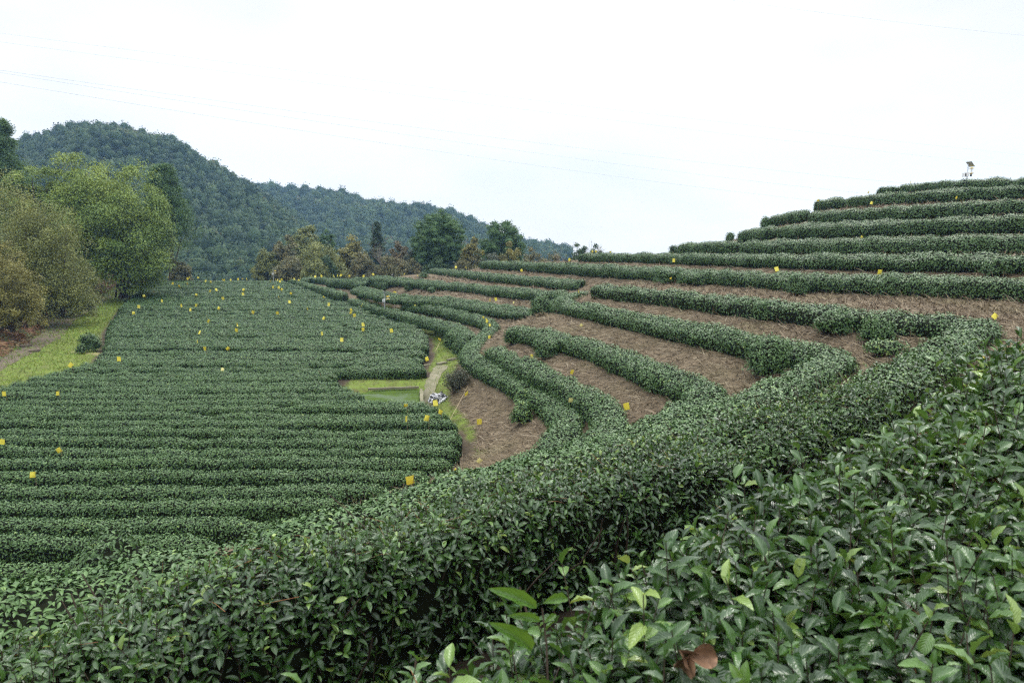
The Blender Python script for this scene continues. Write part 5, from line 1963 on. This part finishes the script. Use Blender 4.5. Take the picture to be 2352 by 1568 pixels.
# ------------------------------------------------------------------ mountains with forest
def hill(name, prof, Yf, Yr, tree_h, n_trees, crown, seed, px_lo, px_hi, label):
    rng = np.random.default_rng(seed)
    prof = np.array(prof, float)
    zf = -12.0

    def surf(px, tt):
        px, tt = np.asarray(px, float), np.asarray(tt, float)
        py = np.interp(px, prof[:, 0], prof[:, 1])
        d = np.stack([(px - CX) / F, cp + (CY - py) / F * sp, -sp + (CY - py) / F * cp], -1)
        zr = d[:, 2] / d[:, 1] * Yr - tree_h
        ax = d[:, 0] / d[:, 1]
        Yy = Yf + (Yr - Yf) * tt
        ef, er = zf / Yf, np.maximum(zr, zf) / Yr
        up = np.where(tt <= 1, np.sin(np.clip(tt, 0, 1) * math.pi / 2) ** 0.9, 1 - (tt - 1) * 0.9)
        z = np.where(tt <= 0, zf, (ef + (er - ef) * up) * Yy)
        p = np.stack([ax * Yy, Yy, z], -1)
        p[:, 2] += snoise(p * [1, 0.6, 0], seed + 1, 60, 2) * 3.0 * np.clip(tt * (1 - tt) * 4, 0, 1) * np.clip((zr - zf) / 25, 0, 1)
        return p

    npx, ntt = 120, 26
    a = np.linspace(prof[0, 0], prof[-1, 0], npx)
    tt = np.linspace(-0.05, 1.5, ntt)
    A, T = np.meshgrid(a, tt, indexing='ij')
    mb = MB()
    V = surf(A.ravel(), T.ravel())
    mb.add(V, grid_faces(npx, ntt), 0)
    o = mb.build(name, plain_mat("forest_floor", (0.035, 0.045, 0.022), 1.0, 0.0, 0, 0.4, 0.2))
    tag(o, None, None, None, "structure")
    # forest: crowns of leaf faces round a dark core, one mesh
    px = rng.uniform(px_lo, px_hi, n_trees * 2)
    tq = rng.random(n_trees * 2) * 1.12
    ridge = rng.random(len(px)) < 0.12
    tq = np.where(ridge, rng.uniform(0.9, 1.05, len(px)), tq)
    P = surf(px, tq)
    P = P[P[:, 2] > -11][:n_trees]
    R = crown * rng.uniform(0.55, 1.25, len(P)) * np.where(rng.random(len(P)) < 0.2, 1.4, 1.0)
    tall = rng.uniform(0.8, 1.5, len(P))
    fo = MB()
    u = np.linspace(0, 2 * math.pi, 8)[:-1]
    v = np.array([-0.9, -0.2, 0.5, 1.1])
    U, Vv = np.meshgrid(u, v, indexing='ij')
    core = np.stack([np.cos(U) * np.cos(Vv), np.sin(U) * np.cos(Vv), np.sin(Vv)], -1).reshape(-1, 3)
    i, j = np.meshgrid(np.arange(7), np.arange(3), indexing='ij')
    cf = np.stack([i * 4 + j, ((i + 1) % 7) * 4 + j, ((i + 1) % 7) * 4 + j + 1, i * 4 + j + 1], -1).reshape(-1, 4)
    C = P + np.c_[np.zeros((len(P), 2)), R * tall * 0.9 + 0.8]
    base_r = np.clip(0.5 + 0.3 * snoise(P, seed + 3, 40) + rng.normal(size=len(P)) * 0.2, 0, 0.93)
    base_r = np.where(rng.random(len(P)) < 0.008, 0.985, base_r)
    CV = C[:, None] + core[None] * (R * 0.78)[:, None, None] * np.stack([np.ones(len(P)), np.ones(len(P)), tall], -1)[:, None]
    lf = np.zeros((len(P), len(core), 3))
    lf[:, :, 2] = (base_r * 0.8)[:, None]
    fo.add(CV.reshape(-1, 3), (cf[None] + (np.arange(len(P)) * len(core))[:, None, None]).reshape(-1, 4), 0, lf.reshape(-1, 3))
    k = 84
    d = unit(rng.normal(size=(len(P), k, 3)) + [0, -0.3, 0.35])
    cl = unit(rng.normal(size=(len(P), 5, 3)) + [0, 0, 0.3])
    bump = np.max((d[:, :, None] * cl[:, None]).sum(-1), axis=2)
    rr = R[:, None] * (0.70 + 0.32 * bump) * rng.uniform(0.82, 1.1, (len(P), k))
    LP = C[:, None] + d * rr[:, :, None] * np.stack([np.ones(len(P)), np.ones(len(P)), tall], -1)[:, None]
    LP = LP.reshape(-1, 3)
    d = d.reshape(-1, 3)
    put_leaves(fo, LP, unit(d + rng.normal(size=d.shape) * 0.28 + [0, 0, 0.3]), rng.normal(size=d.shape), np.repeat(R, k) * rng.uniform(0.14, 0.30, len(d)), T_QUAD,
               np.clip(np.repeat(base_r, k) + rng.normal(size=len(d)) * 0.04, 0, 1), 0, 1.0, smooth=False)
    m = leaf_mat("forest_leaves_" + name, [(0, (0.018, 0.038, 0.019)), (0.45, (0.036, 0.067, 0.027)), (0.8, (0.064, 0.100, 0.036)), (0.94, (0.085, 0.095, 0.045)), (1, (0.12, 0.075, 0.04))], 0.7, 0.2, 0.2, 0.02, (0.065, 0.085, 0.04))
    o = fo.build("forest", m)
    tag(o, label, "forest", None, "stuff")


hill("mountain", [(-900, 330), (-500, 330), (-200, 345), (0, 322), (55, 300), (120, 286), (170, 270), (260, 279), (330, 300), (400, 312), (460, 350), (560, 402), (620, 440), (690, 488), (740, 530), (800, 590), (860, 650), (900, 700)],
     120, 270, 6.2, 7000, 1.35, 71, -420, 860, "dark forest covering the nearer steep mountain at the left")
hill("far_mountain", [(300, 385), (450, 400), (590, 420), (680, 432), (760, 438), (860, 458), (950, 470), (1050, 487), (1110, 515), (1150, 535), (1220, 552), (1290, 560), (1330, 578), (1400, 605), (1600, 640), (1900, 660)],
     250, 430, 6.4, 6000, 1.95, 81, 480, 1650, "bluish forest on the long ridge behind the far trees")

# ------------------------------------------------------------------ power lines
M_WIRE = plain_mat("power_wire", (0.55, 0.56, 0.58), 0.5, 0.3, 0, 0.05, 1)


def wire(a, b_, r, label, sag=0.6):
    A, B = at(*a), at(*b_)
    t = np.linspace(0, 1, 40)
    P = A + (B - A) * t[:, None]
    P[:, 2] -= sag * 4 * t * (1 - t)
    mb = MB()
    mb.tube(P, r, 5)
    o = mb.build("power_line", M_WIRE)
    tag(o, label, "power line", "power lines across the sky")


wire((-80, 150, 62), (2160, 428, 118), 0.014, "uppermost of the three clear wires slanting down to the hill", 0.8)
wire((-80, 154, 63), (2060, 452, 118), 0.014, "middle of the three clear wires slanting down to the hill", 0.8)
wire((-80, 175, 60), (1960, 470, 112), 0.014, "lowest of the three clear wires slanting down to the hill", 0.8)
wire((-80, 66, 80), (2440, 364, 130), 0.012, "faint wire high over the middle of the sky", 0.6)
wire((-80, 86, 80), (2440, 392, 130), 0.012, "faint wire just below the highest long one", 0.6)
wire((1620, -8, 80), (2440, 90, 90), 0.012, "short wire crossing the top right corner of the sky", 0.3)

# ------------------------------------------------------------------ air
mb = MB()
mb.box((0, 280, 30), (1240, 900, 110), 0)
m = bpy.data.materials.new("haze_air")
m.use_nodes = True
t = m.node_tree
for nd in list(t.nodes):
    if nd.type != 'OUTPUT_MATERIAL':
        t.nodes.remove(nd)
pv = t.nodes.new("ShaderNodeVolumePrincipled")
pv.inputs["Color"].default_value = (0.36, 0.62, 1.0, 1)
pv.inputs["Density"].default_value = 0.00040
pv.inputs["Anisotropy"].default_value = 0.0
t.links.new(pv.outputs["Volume"], t.nodes["Material Output"].inputs["Volume"])
o = mb.build("haze", m)
tag(o, "thin bluish haze in the air over the valley", "haze", None, "stuff")
